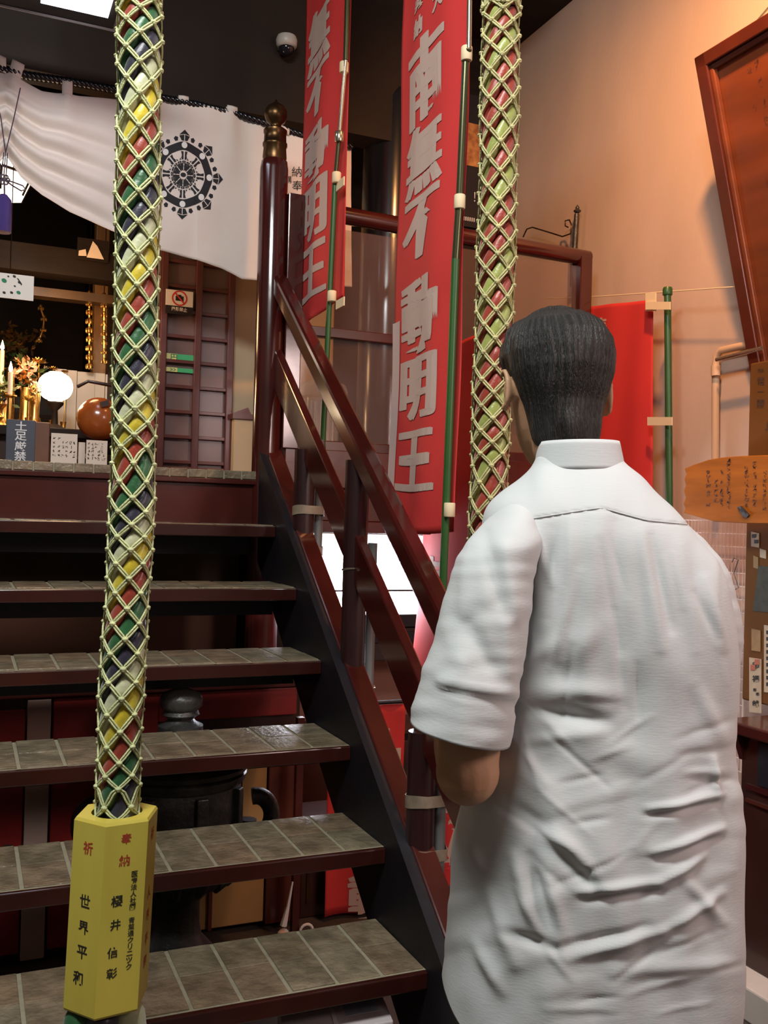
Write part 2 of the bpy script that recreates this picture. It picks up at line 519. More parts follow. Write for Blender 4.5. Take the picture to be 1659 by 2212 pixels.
# ================================================================== STAIRCASE
RISE, GO, N_T = 0.2, 0.257, 7
Y1 = 3.277
st = thing('staircase', 'dark red lacquered open staircase with tiled treads and bronze capped newel post', 'staircase', (0.4, 1.75, 0))
XL = -0.36
tile_meshes = {}
for i in range(N_T):
    z = 1.4 - i * RISE
    y = Y1 - i * GO
    tr = MB().bb((XL, y, z - .036), (1.0, y + .297, z - .008)).build('tread', LACQ_D, st)
    MB().bb((XL, y - .012, z - .042), (1.0, y + .004, z - .003)).build('nosing', NOSE, tr, bevel=.003)
    MB().bb((XL, y + .002, z - .008), (1.0, y + .297, z - .003)).build('grout_bed', GROUT, tr)
    MB().bb((XL, y + .255, z - .115), (1.0, y + .29, z - .036)).build('ledger', BLACKW, tr)
    for c in range(12):
        x1 = 0.998 - c * .1085
        if c == 0: x1 = 0.998
        x0 = x1 - .0995
        for (a, b) in ((.008, .150), (.1525, .294)):
            dz = random.uniform(-.0012, .0012)
            t = MB().bb((x0, y + a, z - .004), (x1, y + b, z + dz + .0005)).build('tile', TILE, tr, bevel=.0025)
slope = RISE / GO
SB = MB()


def on(Y, c, X): return Vector((X, Y, slope * Y + c))


def sloped(X0, X1, Ya, Yb, ca, cb):
    poly = [(X0, Ya, slope * Ya + ca), (X0, Yb, slope * Yb + ca), (X0, Yb, slope * Yb + cb), (X0, Ya, slope * Ya + cb)]
    return MB().prism(poly, (X1 - X0, 0, 0))


sloped(1.0, 1.035, 1.35, 3.50, -1.45, -1.05).build('stringer', BLACKW, st)
sloped(XL - .035, XL, 1.35, 3.50, -1.45, -1.05).build('stringer', BLACKW, st)
sloped(1.028, 1.088, 1.35, 3.51, -1.10, -1.04).build('stringer_cap', LACQ_R, st, bevel=.005)
sloped(1.033, 1.088, 1.35, 3.50, -0.46, -0.372).build('handrail', LACQ_R, st, bevel=.012)
sloped(1.045, 1.075, 1.35, 3.50, -0.80, -0.655).build('middle_rail', LACQ_R, st, bevel=.005)
for k in range(5):
    yp = 3.14 - k * .487
    if yp < 1.2: break
    MB().lathe((1.06, yp, slope * yp - 1.12), [(.036, 0), (.036, .66 if k == 1 else .34)], 24).build('baluster_post', POSTBK, st, smooth=True)
MB().lathe((1.037, 3.535, 1.35), [(.054, 0), (.054, 1.40), (.050, 1.43), (.046, 1.435)], 32).build('newel_post', LACQ_R, st, smooth=True)
MB().lathe((1.037, 3.535, 0), [(.06, 0), (.06, 1.37)], 24).build('post_foot', LACQ_D, st, smooth=True)
MB().lathe((1.037, 3.535, 2.785), [(.044, 0), (.046, .012), (.043, .05), (.047, .055), (.047, .065), (.043, .07), (.042, .10), (.045, .105), (.045, .115), (.036, .122),
                                   (.022, .130), (.022, .138), (.036, .150), (.043, .170), (.042, .190), (.032, .207), (.014, .219), (.006, .226), (.002, .236)], 28).build('finial', BRONZE, st, smooth=True)

# gallery balustrade (right of the newel)
ba = thing('balustrade', 'dark red lacquered balustrade with smoky glass panels along the upper gallery', 'railing', (1.85, 3.53, 1.69))
MB().bb((1.085, 3.49, 1.69), (1.15, 3.56, 2.66)).build('end_post', LACQ_R, ba, bevel=.004)
MB().bb((2.41, 3.49, 1.69), (2.47, 3.56, 2.60)).build('end_post', LACQ_R, ba, bevel=.004)
MB().tube([(1.09, 3.525, 2.62), (2.47, 3.525, 2.60)], .034, 16).build('top_rail', LACQ_R, ba, smooth=True)
MB().bb((1.12, 3.505, 2.13), (2.44, 3.545, 2.17)).build('middle_rail', LACQ_R, ba, bevel=.004)
MB().bb((1.12, 3.50, 1.69), (2.44, 3.55, 1.73)).build('bottom_rail', LACQ_R, ba, bevel=.004)
MB().bb((1.15, 3.522, 2.17), (2.42, 3.528, 2.56)).build('glass_panel', GLASS, ba)
MB().bb((1.15, 3.522, 1.73), (2.42, 3.528, 2.13)).build('glass_panel', GLASS, ba)

# ================================================================== BELL ROPES
def make_rope(name, label, pts, R0, colors, cord, dz, n_start, loc, ph0=0.0):
    """pts: centre line from top to bottom. net of 5 x 2 knots a row around 5 twisted silk strands"""
    root = thing(name, label, 'bell rope', loc)
    pts = [Vector(p) for p in pts]
    acc = [0]
    for a, b in zip(pts, pts[1:]): acc.append(acc[-1] + (b - a).length)
    L = acc[-1]

    def cen(s):
        s = max(0, min(L, s))
        for k in range(len(pts) - 1):
            if s <= acc[k + 1] + 1e-9:
                t = (s - acc[k]) / (acc[k + 1] - acc[k])
                # catmull-rom
                p0 = pts[max(k - 1, 0)]; p1 = pts[k]; p2 = pts[k + 1]; p3 = pts[min(k + 2, len(pts) - 1)]
                return 0.5 * ((2 * p1) + (p2 - p0) * t + (2 * p0 - 5 * p1 + 4 * p2 - p3) * t * t + (3 * p1 - p0 - 3 * p2 + p3) * t ** 3)
        return pts[-1]
    tw = 2 * PI / (5 * dz)        # helix: one turn in five rows

    def rad(s): return R0 * (1 + .03 * math.sin(s * 23) + .02 * math.sin(s * 51 + 1))

    def at(s, a, r): return cen(s) + Vector((math.cos(a) * r, math.sin(a) * r, 0))
    nv = int(L / .006)
    for k, c in enumerate(colors):
        mb = MB()
        m = len(colors)

        def f(u, v, k=k):
            s = v * L
            wdt = 2 * PI / m
            a = ph0 - s * tw * (5 / 5) + k * wdt + (u - .5) * wdt * 1.0
            rr = rad(s)
            bulge = math.sqrt(max(0, 1 - (2 * u - 1) ** 2))
            # pinch where cords cross
            cellp = abs(math.sin((s / dz) * PI + k * PI / m))
            r = rr * (.62 + .34 * bulge ** .8) * (.965 + .035 * cellp)
            return at(s, a, r)
        mb.grid(f, 10, nv)
        mb.build('silk_strand', SILK[c], root, smooth='all', sub=0)
    net = MB()
    rows = int(L / (dz / 2)) + 1
    for j in range(n_start, rows):
        s0 = j * dz / 2
        for i in range(5):
            a0 = ph0 + 2 * PI * (i + (.5 if j % 2 else 0)) / 5 + .31
            jit = (random.uniform(-.05, .05), random.uniform(-.002, .002))
            r = rad(s0) * 1.0
            kp = at(s0, a0, r)
            # knot: two small lumps
            out = Vector((math.cos(a0), math.sin(a0), 0))
            net.ball(kp + out * .001, .0048, 5, 1.25, 1.25, .8)
            net.ball(kp + out * .003 + Vector((0, 0, -.002)), .0034, 5)
            if s0 + dz / 2 > L: continue
            for sg in (-1, 1):
                a1 = a0 + sg * PI / 5
                for d in (-1, 1):
                    P = []
                    for t in (0, .2, .4, .6, .8, 1):
                        s = s0 + t * dz / 2
                        a = a0 + (a1 - a0) * t
                        off = d * .0021 * min(1, 5 * t, 5 * (1 - t))
                        P.append(at(s + off * .6, a + sg * (-off) / R0 * .8, rad(s) * 1.015))
                    net.tube(P, .0019, 5, cap=False)
    net.build('net', cord, root, smooth='all')
    return root, cen


D1 = 1.67
rp = [pD(304, -150, D1), pD(302, 0, D1), pD(297, 500, D1), pD(288, 980, D1), pD(279, 1221, D1), pD(263, 1480, D1), pD(255, 1700, D1), pD(253, 1765, D1)]
top1 = rp[0].copy(); top1.z = 3.95
rp = [top1] + rp
make_rope('bell_rope', 'thick hanging bell rope on the left, pale green net over five coloured silk strands', rp, .0365,
          ['yellow', 'red', 'green', 'purple', 'white'], CORD, .0506, 0, (rp[-1].x, rp[-1].y, rp[-1].z), ph0=.5)
D2 = 1.90
rp2 = [pD(1086, -100, D2), pD(1083, 0, D2), pD(1073, 500, D2), pD(1058, 1000, D2), pD(1050, 1300, D2), pD(1045, 1500, D2)]
top2 = rp2[0].copy(); top2.z = 3.95
rp2 = [top2] + rp2
make_rope('bell_rope', 'bell rope hanging further right, behind the man, straw net over red and olive silk', rp2, .0365,
          ['lime', 'red', 'red', 'lime', 'red'], CORD_W, .0512, 0, (rp2[-1].x, rp2[-1].y, rp2[-1].z), ph0=.2)

# hexagonal block at the rope's end
hb = thing('votive_block', 'yellow hexagonal wooden block with brushed dedication, at the bottom of the left bell rope', 'wooden block', pD(225, 2185, D1))
topc = pD(253, 1752, D1)
botc = pD(229, 2160, D1)
ax = (topc - botc).normalized()
Rh = .0725
# orientation: front face towards the camera, turned 16 degrees
vd = Vector((-(topc - EYE).x, -(topc - EYE).y, 0)).normalized()       # towards the camera
th0 = math.atan2(vd.y, vd.x)
hexang = [th0 + math.radians(16) + math.radians(30 + 60 * k) for k in range(6)]


def hexring(c, R, z=0): return [c + Vector((math.cos(a) * R, math.sin(a) * R, 0)) + ax * z for a in hexang]


mb = MB()
H = (topc - botc).length
rs = [hexring(botc, Rh * .97, 0), hexring(botc, Rh, .004), hexring(botc, Rh, H - .005), hexring(botc, Rh * .955, H)]
hole = []
for k in range(6):
    pass
mb.rings(rs, cap=False)
n0 = len(mb.v)
outer = rs[-1]
# collar surface with round hole
NN = 36
circ = [topc + Vector((math.cos(hexang[0] + 2 * PI * k / NN) * .043, math.sin(hexang[0] + 2 * PI * k / NN) * .043, 0)) for k in range(NN)]
hexs = []
for k in range(NN):
    s, t = divmod(k, NN // 6)
    t /= NN / 6
    hexs.append(outer[s] * (1 - t) + outer[(s + 1) % 6] * t)
mb.rings([hexs, circ, [p - ax * .05 for p in circ]], cap=False)
mb.add([p for p in rs[0]], [tuple(range(6))])
mb.add([p - ax * .05 for p in circ], [tuple(range(NN))])
mb.build('block', YBOX, hb, bevel=.0)


def hexface(k):
    """frame of the face between corner k and k+1 seen from outside: origin top-left"""
    a, b = Vector(rs[2][(k + 1) % 6]), Vector(rs[2][k])
    return a, b


faces = []
for k in range(6):
    c = (rs[2][k] + rs[2][(k + 1) % 6]) / 2
    faces.append((px_of(c)[0], (c - EYE).length, k))
near = sorted(faces, key=lambda t: t[1])[:3]
near = sorted(near)
for (pxx, _, k), cols in zip(near, (
        [('red_mix', [('祈', .5, .13, .30, INKR), ('世', .5, .41, .32, INK), ('界', .5, .55, .32, INK), ('平', .5, .68, .32, INK), ('和', .42, .82, .32, INK)])],
        [('m', [('奉', .50, .075, .25, INKR), ('納', .48, .19, .26, INKR), ('櫻', .36, .40, .27, INK), ('井', .36, .525, .25, INK), ('信', .33, .67, .25, INK), ('彰', .34, .78, .25, INK)]
          + [(c_, .74 - .0009 * q, .27 + .0352 * q, .145, INK) for q, c_ in enumerate('医療法人社団　青葉通クリニック')])],
        [('r', [(c_, .5, v_, .30, INKR) for c_, v_ in (('祈', .10), ('人', .42), ('界', .55), ('平', .68), ('和', .80))])])):
    A, B = hexface(k)
    if px_of(A)[0] > px_of(B)[0]: A, B = B, A
    W_ = (B - A).length
    N_ = ((A + B) / 2 - topc); N_.z = 0; N_.normalize()
    fn = lambda u, v, A=A, B=B, N_=N_: A + (B - A) * u - ax * (v * (H - .01)) + N_ * .0006
    for _, lst in cols:
        for mm in (INK, INKR):
            L_ = [c for c in lst if c[4] is mm and c[0] != '　']
            if not L_: continue
            t = MB()
            put_text(t, [(c[0], c[1], c[2], c[3], -c[3] * W_ / (H - .01)) for c in L_], fn, bold=.018)
            t.build('lettering', mm, hb)
# tassel bunches under the block
tb = botc
vr = Vector((-vd.y, vd.x, 0))
if vr.dot(RGT) < 0: vr = -vr
for dx, dy, m_, lb in ((-.043, .012, 'green', 'green tassel'), (-.006, .028, 'purple', 'dark purple tassel'), (.04, .010, 'white', 'cream tassel'), (.02, -.035, 'yellow', None), (-.02, -.038, 'red', None)):
    p = tb + vr * dx + vd * dy - Vector((0, 0, .004))
    o = MB().lathe(p - Vector((0, 0, .16)), [(.026, 0), (.030, .05), (.031, .11), (.026, .145), (.018, .16), (.002, .164)], 16).build('tassel', SILK[m_], hb, smooth=True)
    if lb: o['label'] = lb

# ================================================================== NOREN CURTAIN
YN = 3.90
TOPC = [(-160, 120), (-60, 128), (0, 150), (30, 165), (90, 196), (150, 205), (250, 214), (340, 215), (395, 218), (450, 232), (500, 240), (560, 260), (620, 288), (650, 300), (760, 322)]
BOTC = [(-160, 500), (-60, 420), (12, 336), (45, 385), (90, 425), (150, 460), (250, 502), (345, 540), (420, 560), (480, 580), (500, 590), (522, 603), (555, 606), (650, 610), (760, 620)]


def interp(tab, x):
    for (x0, y0), (x1, y1) in zip(tab, tab[1:]):
        if x <= x1: return y0 + (y1 - y0) * (x - x0) / (x1 - x0)
    return tab[-1][1]


def noren_pt(u, v, lift=0.0):
    """u,v: v = 0 top .. 1 bottom; u = photo column"""
    x = u
    yt, yb = interp(TOPC, x), interp(BOTC, x)
    y = yt + (yb - yt) * v
    P = pY(x, y, YN)
    # folds run from the tie point down to the right
    g = max(0, min(1, (345 - x) / 250.0))
    fold = 0
    if x < 340:
        fr = v * 5.2 + .25 * math.sin(x * .012)
        fold = -.040 * g * (abs(math.sin(fr * PI)) ** 1.4 - .4) * min(1, v * 3)
    sc = .010 * math.sin((x - 500) * .028) * (1 - v) * max(0, min(1, (x - 340) / 80))
    fold2 = 0
    for fx, amp in ((395, .012), (500, .016), (560, .012), (145, .014), (30, .02)):
        wd = 14 + 40 * v
        fold2 -= amp * math.exp(-((x - fx + 12 * v) / wd) ** 2) * (1 - v) ** .7
    ripple = .006 * math.sin(x * .05 + v * 3) * v * (x > 420)
    n = noise.noise(Vector((x * .012, y * .012, 0))) * .010
    return Vector((P.x, YN + fold + sc + fold2 + ripple + n - lift, P.z))


nr = thing('shrine_curtain', 'white cotton curtain with large black wheel crest, drawn up at the left', 'curtain', pY(300, 500, YN))
MB().grid(lambda u, v: noren_pt(-150 + 910 * u, v), 230, 60).build('cloth', NOREN, nr, smooth='all', solid=.002)
for tx in (0, 30, 145, 395, 500, 612):
    hw = 11 if tx not in (0, 30) else 13
    mb = MB()
    for s_ in (-.013, .013):
        def f(u, v, s_=s_, tx=tx, hw=hw):
            x = tx + (u * 2 - 1) * hw
            yt = interp(TOPC, x)
            P = pY(x + (10 if tx == 30 else 0) * (1 - v), yt - (28 if tx < 200 else 9) * (1 - v) + 5 * v, YN)
            return Vector((P.x, YN + s_ * (1 - abs(v - .35)) - .004, P.z))
        mb.grid(f, 2, 6)
    mb.build('loop', NOREN, nr, smooth='all', solid=.0015)
# twisted black rod-rope
rc = [(-170, 92), (0, 148), (60, 163), (150, 176), (250, 194), (340, 210), (430, 228), (520, 250), (600, 276), (650, 292), (760, 318)]
rod = thing('curtain_rope', 'black twisted cord carrying the white curtain', 'rope', pY(300, 200, YN))
cpts = []
for k in range(160):
    x = -170 + 930 * k / 159
    yy = interp(rc, x)
    P = pY(x, yy, YN)
    cpts.append(P)
for ph in (0, 2 * PI / 3, 4 * PI / 3):
    mb = MB()
    L_ = []
    for k in range(640):
        t = k / 639 * 158.9
        i = int(t); P = cpts[i] * (1 - (t - i)) + cpts[min(i + 1, 159)] * (t - i)
        a = t * 1.25 + ph
        L_.append(P + Vector((0, math.cos(a) * .0085, math.sin(a) * .0085)))
    mb.tube(L_, .0085, 6)
    mb.build('strand', BLKGLOSS, rod, smooth='all')

# wheel crest printed on the curtain (eight spokes, scalloped rim, crystal points)
cr = MB()
cw = MB()
ECX, ECY = 395.0, 379.0


def em(x, y, lift=.0022):
    """crest units (1 = outer radius) -> on the cloth; y up"""
    px_, py_ = ECX + x * 84 + y * 3, ECY - y * 95 + x * 10
    yt, yb = interp(TOPC, px_), interp(BOTC, px_)
    return noren_pt(px_, (py_ - yt) / (yb - yt), lift)


def epoly(mb, pts, lift=.0022):
    # fan with centre, subdivided a little so it follows the cloth
    cx = sum(p[0] for p in pts) / len(pts); cy = sum(p[1] for p in pts) / len(pts)
    vs = [em(cx, cy, lift)] + [em(x, y, lift) for x, y in pts]
    mb.add(vs, [(0, i + 1, (i + 1) % len(pts) + 1) for i in range(len(pts))])


def rim(r0, k): return r0


NR = 160
vs = []; fs = []
for i in range(NR):
    a = 2 * PI * i / NR
    # slightly octagonal ring with bumps at the eight bosses
    oc = .012 * math.cos(8 * (a - PI / 2))
    for r in (.545 + oc * .5, .64 + oc, .735 + oc):
        vs.append(em(r * math.cos(a), r * math.sin(a)))
for i in range(NR):
    j = (i + 1) % NR
    fs += [(3 * i, 3 * j, 3 * j + 1, 3 * i + 1), (3 * i + 1, 3 * j + 1, 3 * j + 2, 3 * i + 2)]
cr.add(vs, fs)
for k in range(8):
    a = PI / 4 * k + PI / 2
    ca, sa = math.cos(a), math.sin(a)
    rot = lambda r, t, ca=ca, sa=sa: (r * ca - t * sa, r * sa + t * ca)
    # boss
    epoly(cw, [(.665 * ca + .075 * math.cos(q * PI / 8), .665 * sa + .075 * math.sin(q * PI / 8)) for q in range(16)], .0034)
    # spokes: two dark wedges each side of a light line
    for s in (-1, 1):
        epoly(cr, [rot(.52, s * .018), rot(.52, s * .085), rot(.43, s * .060), rot(.36, s * .075), rot(.34, s * .014)])
        epoly(cr, [rot(.27, s * .015), rot(.20, s * .085), rot(.10, s * .040), rot(.09, s * .008)])
        epoly(cr, [rot(.25, s * .03), rot(.245, s * .095), rot(.205, s * .09)])
    # outer crystal
    epoly(cr, [rot(.765, -.010), rot(.765, -.075), rot(.875, -.135), rot(.905, -.010)])
    epoly(cr, [rot(.765, .010), rot(.765, .075), rot(.875, .135), rot(.905, .010)])
    epoly(cr, [rot(.920, 0), rot(.893, .14), rot(1.02, .0), rot(.893, -.14)])
    for q in (-1, 1):
        b = a + q * PI / 12
        cb, sb = math.cos(b), math.sin(b)
        r2 = lambda r, t, cb=cb, sb=sb: (r * cb - t * sb, r * sb + t * cb)
        epoly(cr, [r2(.775, -.034), r2(.775, .034), r2(.850, .058), r2(.890, 0), r2(.850, -.058)])
for q in range(16):
    a = q * PI / 8 + PI / 16
    rq = lambda r, t, ca=math.cos(a), sa=math.sin(a): (r * ca - t * sa, r * sa + t * ca)
    epoly(cr, [rq(.11, -.008), rq(.11, .008), rq(.20, .034), rq(.28, .004), rq(.28, -.004), rq(.20, -.034)])
    for sg in (-1, 1):
        epoly(cr, [rq(.30, sg * .004), rq(.235, sg * .042), rq(.315, sg * .058)])
        epoly(cr, [rq(.335, sg * .006), rq(.335, sg * .052), rq(.385, sg * .020)])
epoly(cr, [(.07 * math.cos(q * PI / 8), .05 * math.sin(q * PI / 8)) for q in range(16)])
cr.build('crest', BLACKC, nr)
cw.build('crest_boss', WHITEC, nr)
t = MB()
put_text(t, [('奉', 641, 372, 22, 22), ('納', 640, 402, 22, 22), ('講', 622, 385, 14, 16)], lambda u, v: noren_pt(u, ((2 * 387 - v) - interp(TOPC, u)) / (interp(BOTC, u) - interp(TOPC, u)), .003))
t.build('lettering', BLACKC, nr)

# cord and tassel gathering the curtain
tsl = thing('curtain_tassel', 'purple knotted cord and tassel gathering the left of the white curtain', 'tassel', pY(10, 500, 3.82))
kn = pY(12, 330, 3.83)
mb = MB()
mb.tube([pY(44, 190, 3.84), pY(30, 255, 3.82), kn], .0022, 6)
mb.tube([pY(-14, 190, 3.84), pY(2, 255, 3.82), kn], .0022, 6)
for a_ in range(3):
    mb.tube([kn + Vector((.006 * (a_ - 1), 0, 0)), pY(8 + 5 * (a_ - 1), 385, 3.82)], .0022, 6)
mb.build('cord', PURCORD, tsl, smooth=True)
kc = pY(9, 388, 3.82)
mb = MB()
for q in range(6):
    a = q * PI / 3
    c_ = kc + Vector((math.cos(a) * .012, 0, math.sin(a) * .012))
    mb.tube([c_ + Vector((math.cos(b) * .007, 0, math.sin(b) * .007)) for b in [2 * PI * i / 12 for i in range(13)]], .003, 6)
for sx in (1, -1):
    mb.tube([kc, kc + Vector((sx * .03, 0, -.004)), kc + Vector((sx * .065, 0, -.012)), kc + Vector((sx * .075, 0, -.024)), kc + Vector((sx * .06, 0, -.032)), kc + Vector((sx * .03, 0, -.018)), kc], .0028, 6)
mb.tube([kc, pY(10, 425, 3.82)], .003, 6)
mb.build('knot', PURCORD, tsl, smooth=True)
mb = MB()
tp = pY(8, 420, 3.82)
mb.lathe(tp - Vector((0, 0, .14)), [(.030, 0), (.030, .05), (.028, .12), (.012, .139), (.004, .142)], 16)
mb.build('tassel', PURPLE, tsl, smooth=True)

# ================================================================== ALTAR ROOM
# hanging lantern behind the curtain edge
hl = thing('hanging_lantern', 'dark framed hanging lantern with glowing panes behind the tassel, upper left', 'lantern', pY(10, 430, 4.3))
c0 = pY(0, 395, 4.35)
fr = [c0 + Vector((math.cos(a) * .14, math.sin(a) * .14, 0)) for a in [PI / 6 + PI / 3 * k for k in range(6)]]
mb = MB(); mb.rings([[p * 1 + Vector((0, 0, .03)) for p in fr], [c0 + (p - c0) * .72 + Vector((0, 0, -.055)) for p in fr]]); mb.build('glass_pane', LANT2, hl)
mb = MB()
for k in range(6):
    a_, b_ = fr[k] + Vector((0, 0, .03)), fr[(k + 1) % 6] + Vector((0, 0, .03))
    mb.tube([a_, b_], .006, 6)
    mb.tube([a_, c0 + (fr[k] - c0) * .72 + Vector((0, 0, -.055))], .005, 6)
mb.build('frame', DARKW, hl)
mb = MB(); mb.rings([[c0 + (p - c0) * s_ + Vector((0, 0, z_)) for p in fr] for s_, z_ in ((1.02, .03), (.9, .09), (.35, .15), (.05, .17))]); mb.build('roof', LANT2, hl)
MB().tube([c0 + Vector((0, 0, .16)), Vector((c0.x, c0.y, 3.6))], .005, 6).build('chain', DARKW, hl)

# altar table
al = thing('altar_table', 'dark altar table holding candles, gilt flowers and offerings behind the stair head', 'table', (0.1, 4.55, PLAT))
MB().bb((-.9, 4.22, 1.735), (.57, 4.95, 1.775)).build('top', DARKW, al, bevel=.004)
MB().bb((-.85, 4.27, PLAT), (.52, 4.30, 1.735)).build('front_panel', CHESTW, al)
for x in (-.82, .46):
    MB().bb((x, 4.27, PLAT), (x + .05, 4.92, 1.735)).build('leg', DARKW, al)
sh = thing('altar_shelf', 'dark stepped altar shelf at the back of the shrine room', 'shelf', (0.1, 5.3, PLAT))
MB().bb((-1.0, 5.0, PLAT), (.59, 5.5, 1.90)).build('step', DARKW, sh)
MB().bb((-1.0, 5.2, 1.90), (.59, 5.5, 2.0)).build('step', DARKW, sh)

# paper lantern on the altar
lc = pY(120, 835, 4.40)
pl = thing('paper_lantern', 'round glowing white paper lantern on a dark stand on the altar', 'lantern', (lc.x, lc.y, 1.775))
mb = MB()
prof = [(.03, -.062)] + [(.073 * math.sin(PI * (k + 2) / 20) ** .75, -.062 * math.cos(PI * (k + 2) / 20)) for k in range(17)] + [(.03, .062)]
mb.lathe(lc, prof, 24); mb.build('shade', LANT, pl, smooth=True)
mb = MB()
for q in range(8):
    a = q * PI / 4 + .3
    mb.tube([lc + Vector((math.cos(a) * (r + .0008), math.sin(a) * (r + .0008), z)) for r, z in prof[1:-1:2]], .0009, 4)
mb.build('rib', INK, pl)
MB().lathe((lc.x, lc.y, 1.775), [(.05, 0), (.05, .012), (.015, .03), (.012, .09), (.035, .115), (.036, .125), (.001, .13)], 16).build('stand', DARKW, pl, smooth=True)
light('lantern_bulb', 'POINT', lc + Vector((0, -.13, .0)), None, 2.2, (1.0, .72, .42), .05)

# candles
for i, (x, y, yb, Y, lb) in enumerate(((5, 745, 840, 4.55, 'taller lit white candle at the left edge of the altar'), (23, 792, 855, 4.32, 'shorter lit white candle standing before the gilt flowers'))):
    tpk = pY(x, y + 12, Y); btk = pY(x, yb, Y)
    cn = thing('candle', lb, 'candle', (tpk.x, tpk.y, 1.775), group=None)
    MB().lathe((tpk.x, tpk.y, btk.z), [(.010, 0), (.0095, tpk.z - btk.z), (.002, tpk.z - btk.z + .002)], 12).build('wax', WAX, cn, smooth=True)
    MB().lathe((tpk.x, tpk.y, tpk.z), [(.0015, 0), (.007, .008), (.008, .016), (.004, .032), (.0005, .045)], 10).build('flame', FLAME, cn, smooth=True)
    MB().lathe((tpk.x, tpk.y, 1.775), [(.035, 0), (.035, .006), (.010, .02), (.012, .05), (.008, max(.06, btk.z - 1.785)), (.028, max(.07, btk.z - 1.777)), (.028, max(.075, btk.z - 1.772))], 14).build('holder', GOLD, cn, smooth=True)
light('altar_glow', 'POINT', (0.35, 4.15, 2.35), None, 9, (1.0, .56, .26), .12)
light('candle_light', 'POINT', pY(10, 760, 4.35), None, 5.0, (1.0, .52, .22), .04)


def lotus(mb, c, r, n=8, tilt=.9):
    for ring, (rr, tl) in enumerate(((1.0, tilt * 1.45), (.95, tilt), (.8, tilt * .6), (.5, .2))):
        for k in range(n):
            a = 2 * PI * k / n + ring * .35
            d = Vector((math.cos(a), math.sin(a), 0))
            L_ = Vector((0, 0, 1)) * math.cos(tl) + d * math.sin(tl)
            s = Vector((-math.sin(a), math.cos(a), 0))
            p0 = c; p1 = c + L_ * r * rr * .55 + d * r * .1; p2 = c + L_ * r * rr
            mb.add([p0 - s * r * .08, p0 + s * r * .08, p1 + s * r * .26, p2 + d * r * .08, p1 - s * r * .26, p1 + d * r * .12],
                   [(0, 1, 5), (1, 2, 5), (2, 3, 5), (3, 4, 5), (4, 0, 5)])


for i, (x, y, r, Y, lb) in enumerate(((84, 786, .040, 4.5, 'largest gilt lotus flower, above the paper lantern on the altar'), (115, 800, .026, 4.55, 'small gilt lotus just above the round paper lantern'),
                                      (45, 783, .036, 4.6, 'gilt lotus with pale petals beside the tall candle'), (62, 830, .024, 4.5, 'little gilt lotus left of the paper lantern'),
                                      (30, 812, .028, 4.62, 'gilt lotus low behind the shorter candle'), (140, 806, .022, 4.6, 'darkened gilt lotus right above the paper lantern'))):
    c = pY(x, y, Y)
    lt = thing('gilt_lotus', lb, 'ornament', (c.x, c.y, 1.775))
    mb = MB(); lotus(mb, c, r); mb.build('flower', GOLD if i != 2 else WAX, lt)
    MB().tube([(c.x, c.y, 1.775), (c.x + .005, c.y, (c.z + 1.775) / 2), c], .0025, 6).build('stem', GOLD, lt)
    MB().lathe((c.x, c.y, 1.775), [(.025, 0), (.022, .012), (.010, .03), (.014, .06), (.002, .062)], 10).build('vase', GOLD, lt, smooth=True)
c = pY(62, 862, 4.25)
yl = thing('yellow_flower', 'pale yellow lotus shaped candle stand in front of the gilt flowers', 'ornament', (c.x, c.y, 1.775))
mb = MB(); lotus(mb, Vector((c.x, c.y, c.z - .01)), .036, 6, .7); mb.build('petals', YELP, yl)
MB().lathe((c.x, c.y, 1.775), [(.02, 0), (.02, .01), (.006, .02), (.006, c.z - 1.785)], 10).build('foot', GOLD, yl, smooth=True)

# flower arrangements
def blossoms(name, lb, cx, cy, Y, spread, n, cols, seed, zb=1.775):
    rr = random.Random(seed)
    root = thing(name, lb, 'flowers', pY(cx, 905, Y))
    vz = pY(cx, cy + spread * .9, Y)
    MB().lathe((vz.x, vz.y, zb), [(.022, 0), (.03, .02), (.018, .05), (.022, max(.06, vz.z - zb)), (.001, max(.062, vz.z - zb + .002))], 12).build('vase', GOLD, root, smooth=True)
    for ci, (cm, k, sz, flat_) in enumerate(cols):
        mb = MB()
        hub = None
        for q in range(int(n * k)):
            p = pY(cx + rr.gauss(0, .45) * spread, cy + rr.gauss(0, .38) * spread, Y + rr.uniform(-.05, .05))
            for w in range(5):
                a = rr.uniform(0, 2 * PI); e = rr.uniform(-.9, 1.2)
                d_ = Vector((math.cos(a) * math.cos(e), math.sin(a) * math.cos(e), math.sin(e)))
                t_ = d_.orthogonal().normalized()
                L_ = sz * rr.uniform(.7, 1.3)
                mb.add([p, p + d_ * L_ * .5 + t_ * L_ * .28, p + d_ * L_, p + d_ * L_ * .5 - t_ * L_ * .28], [(0, 1, 2), (0, 2, 3)])
        tag(mb.build(('petals', 'gilt_leaves', 'green_leaves')[ci], cm, root), kind='stuff')
    return root


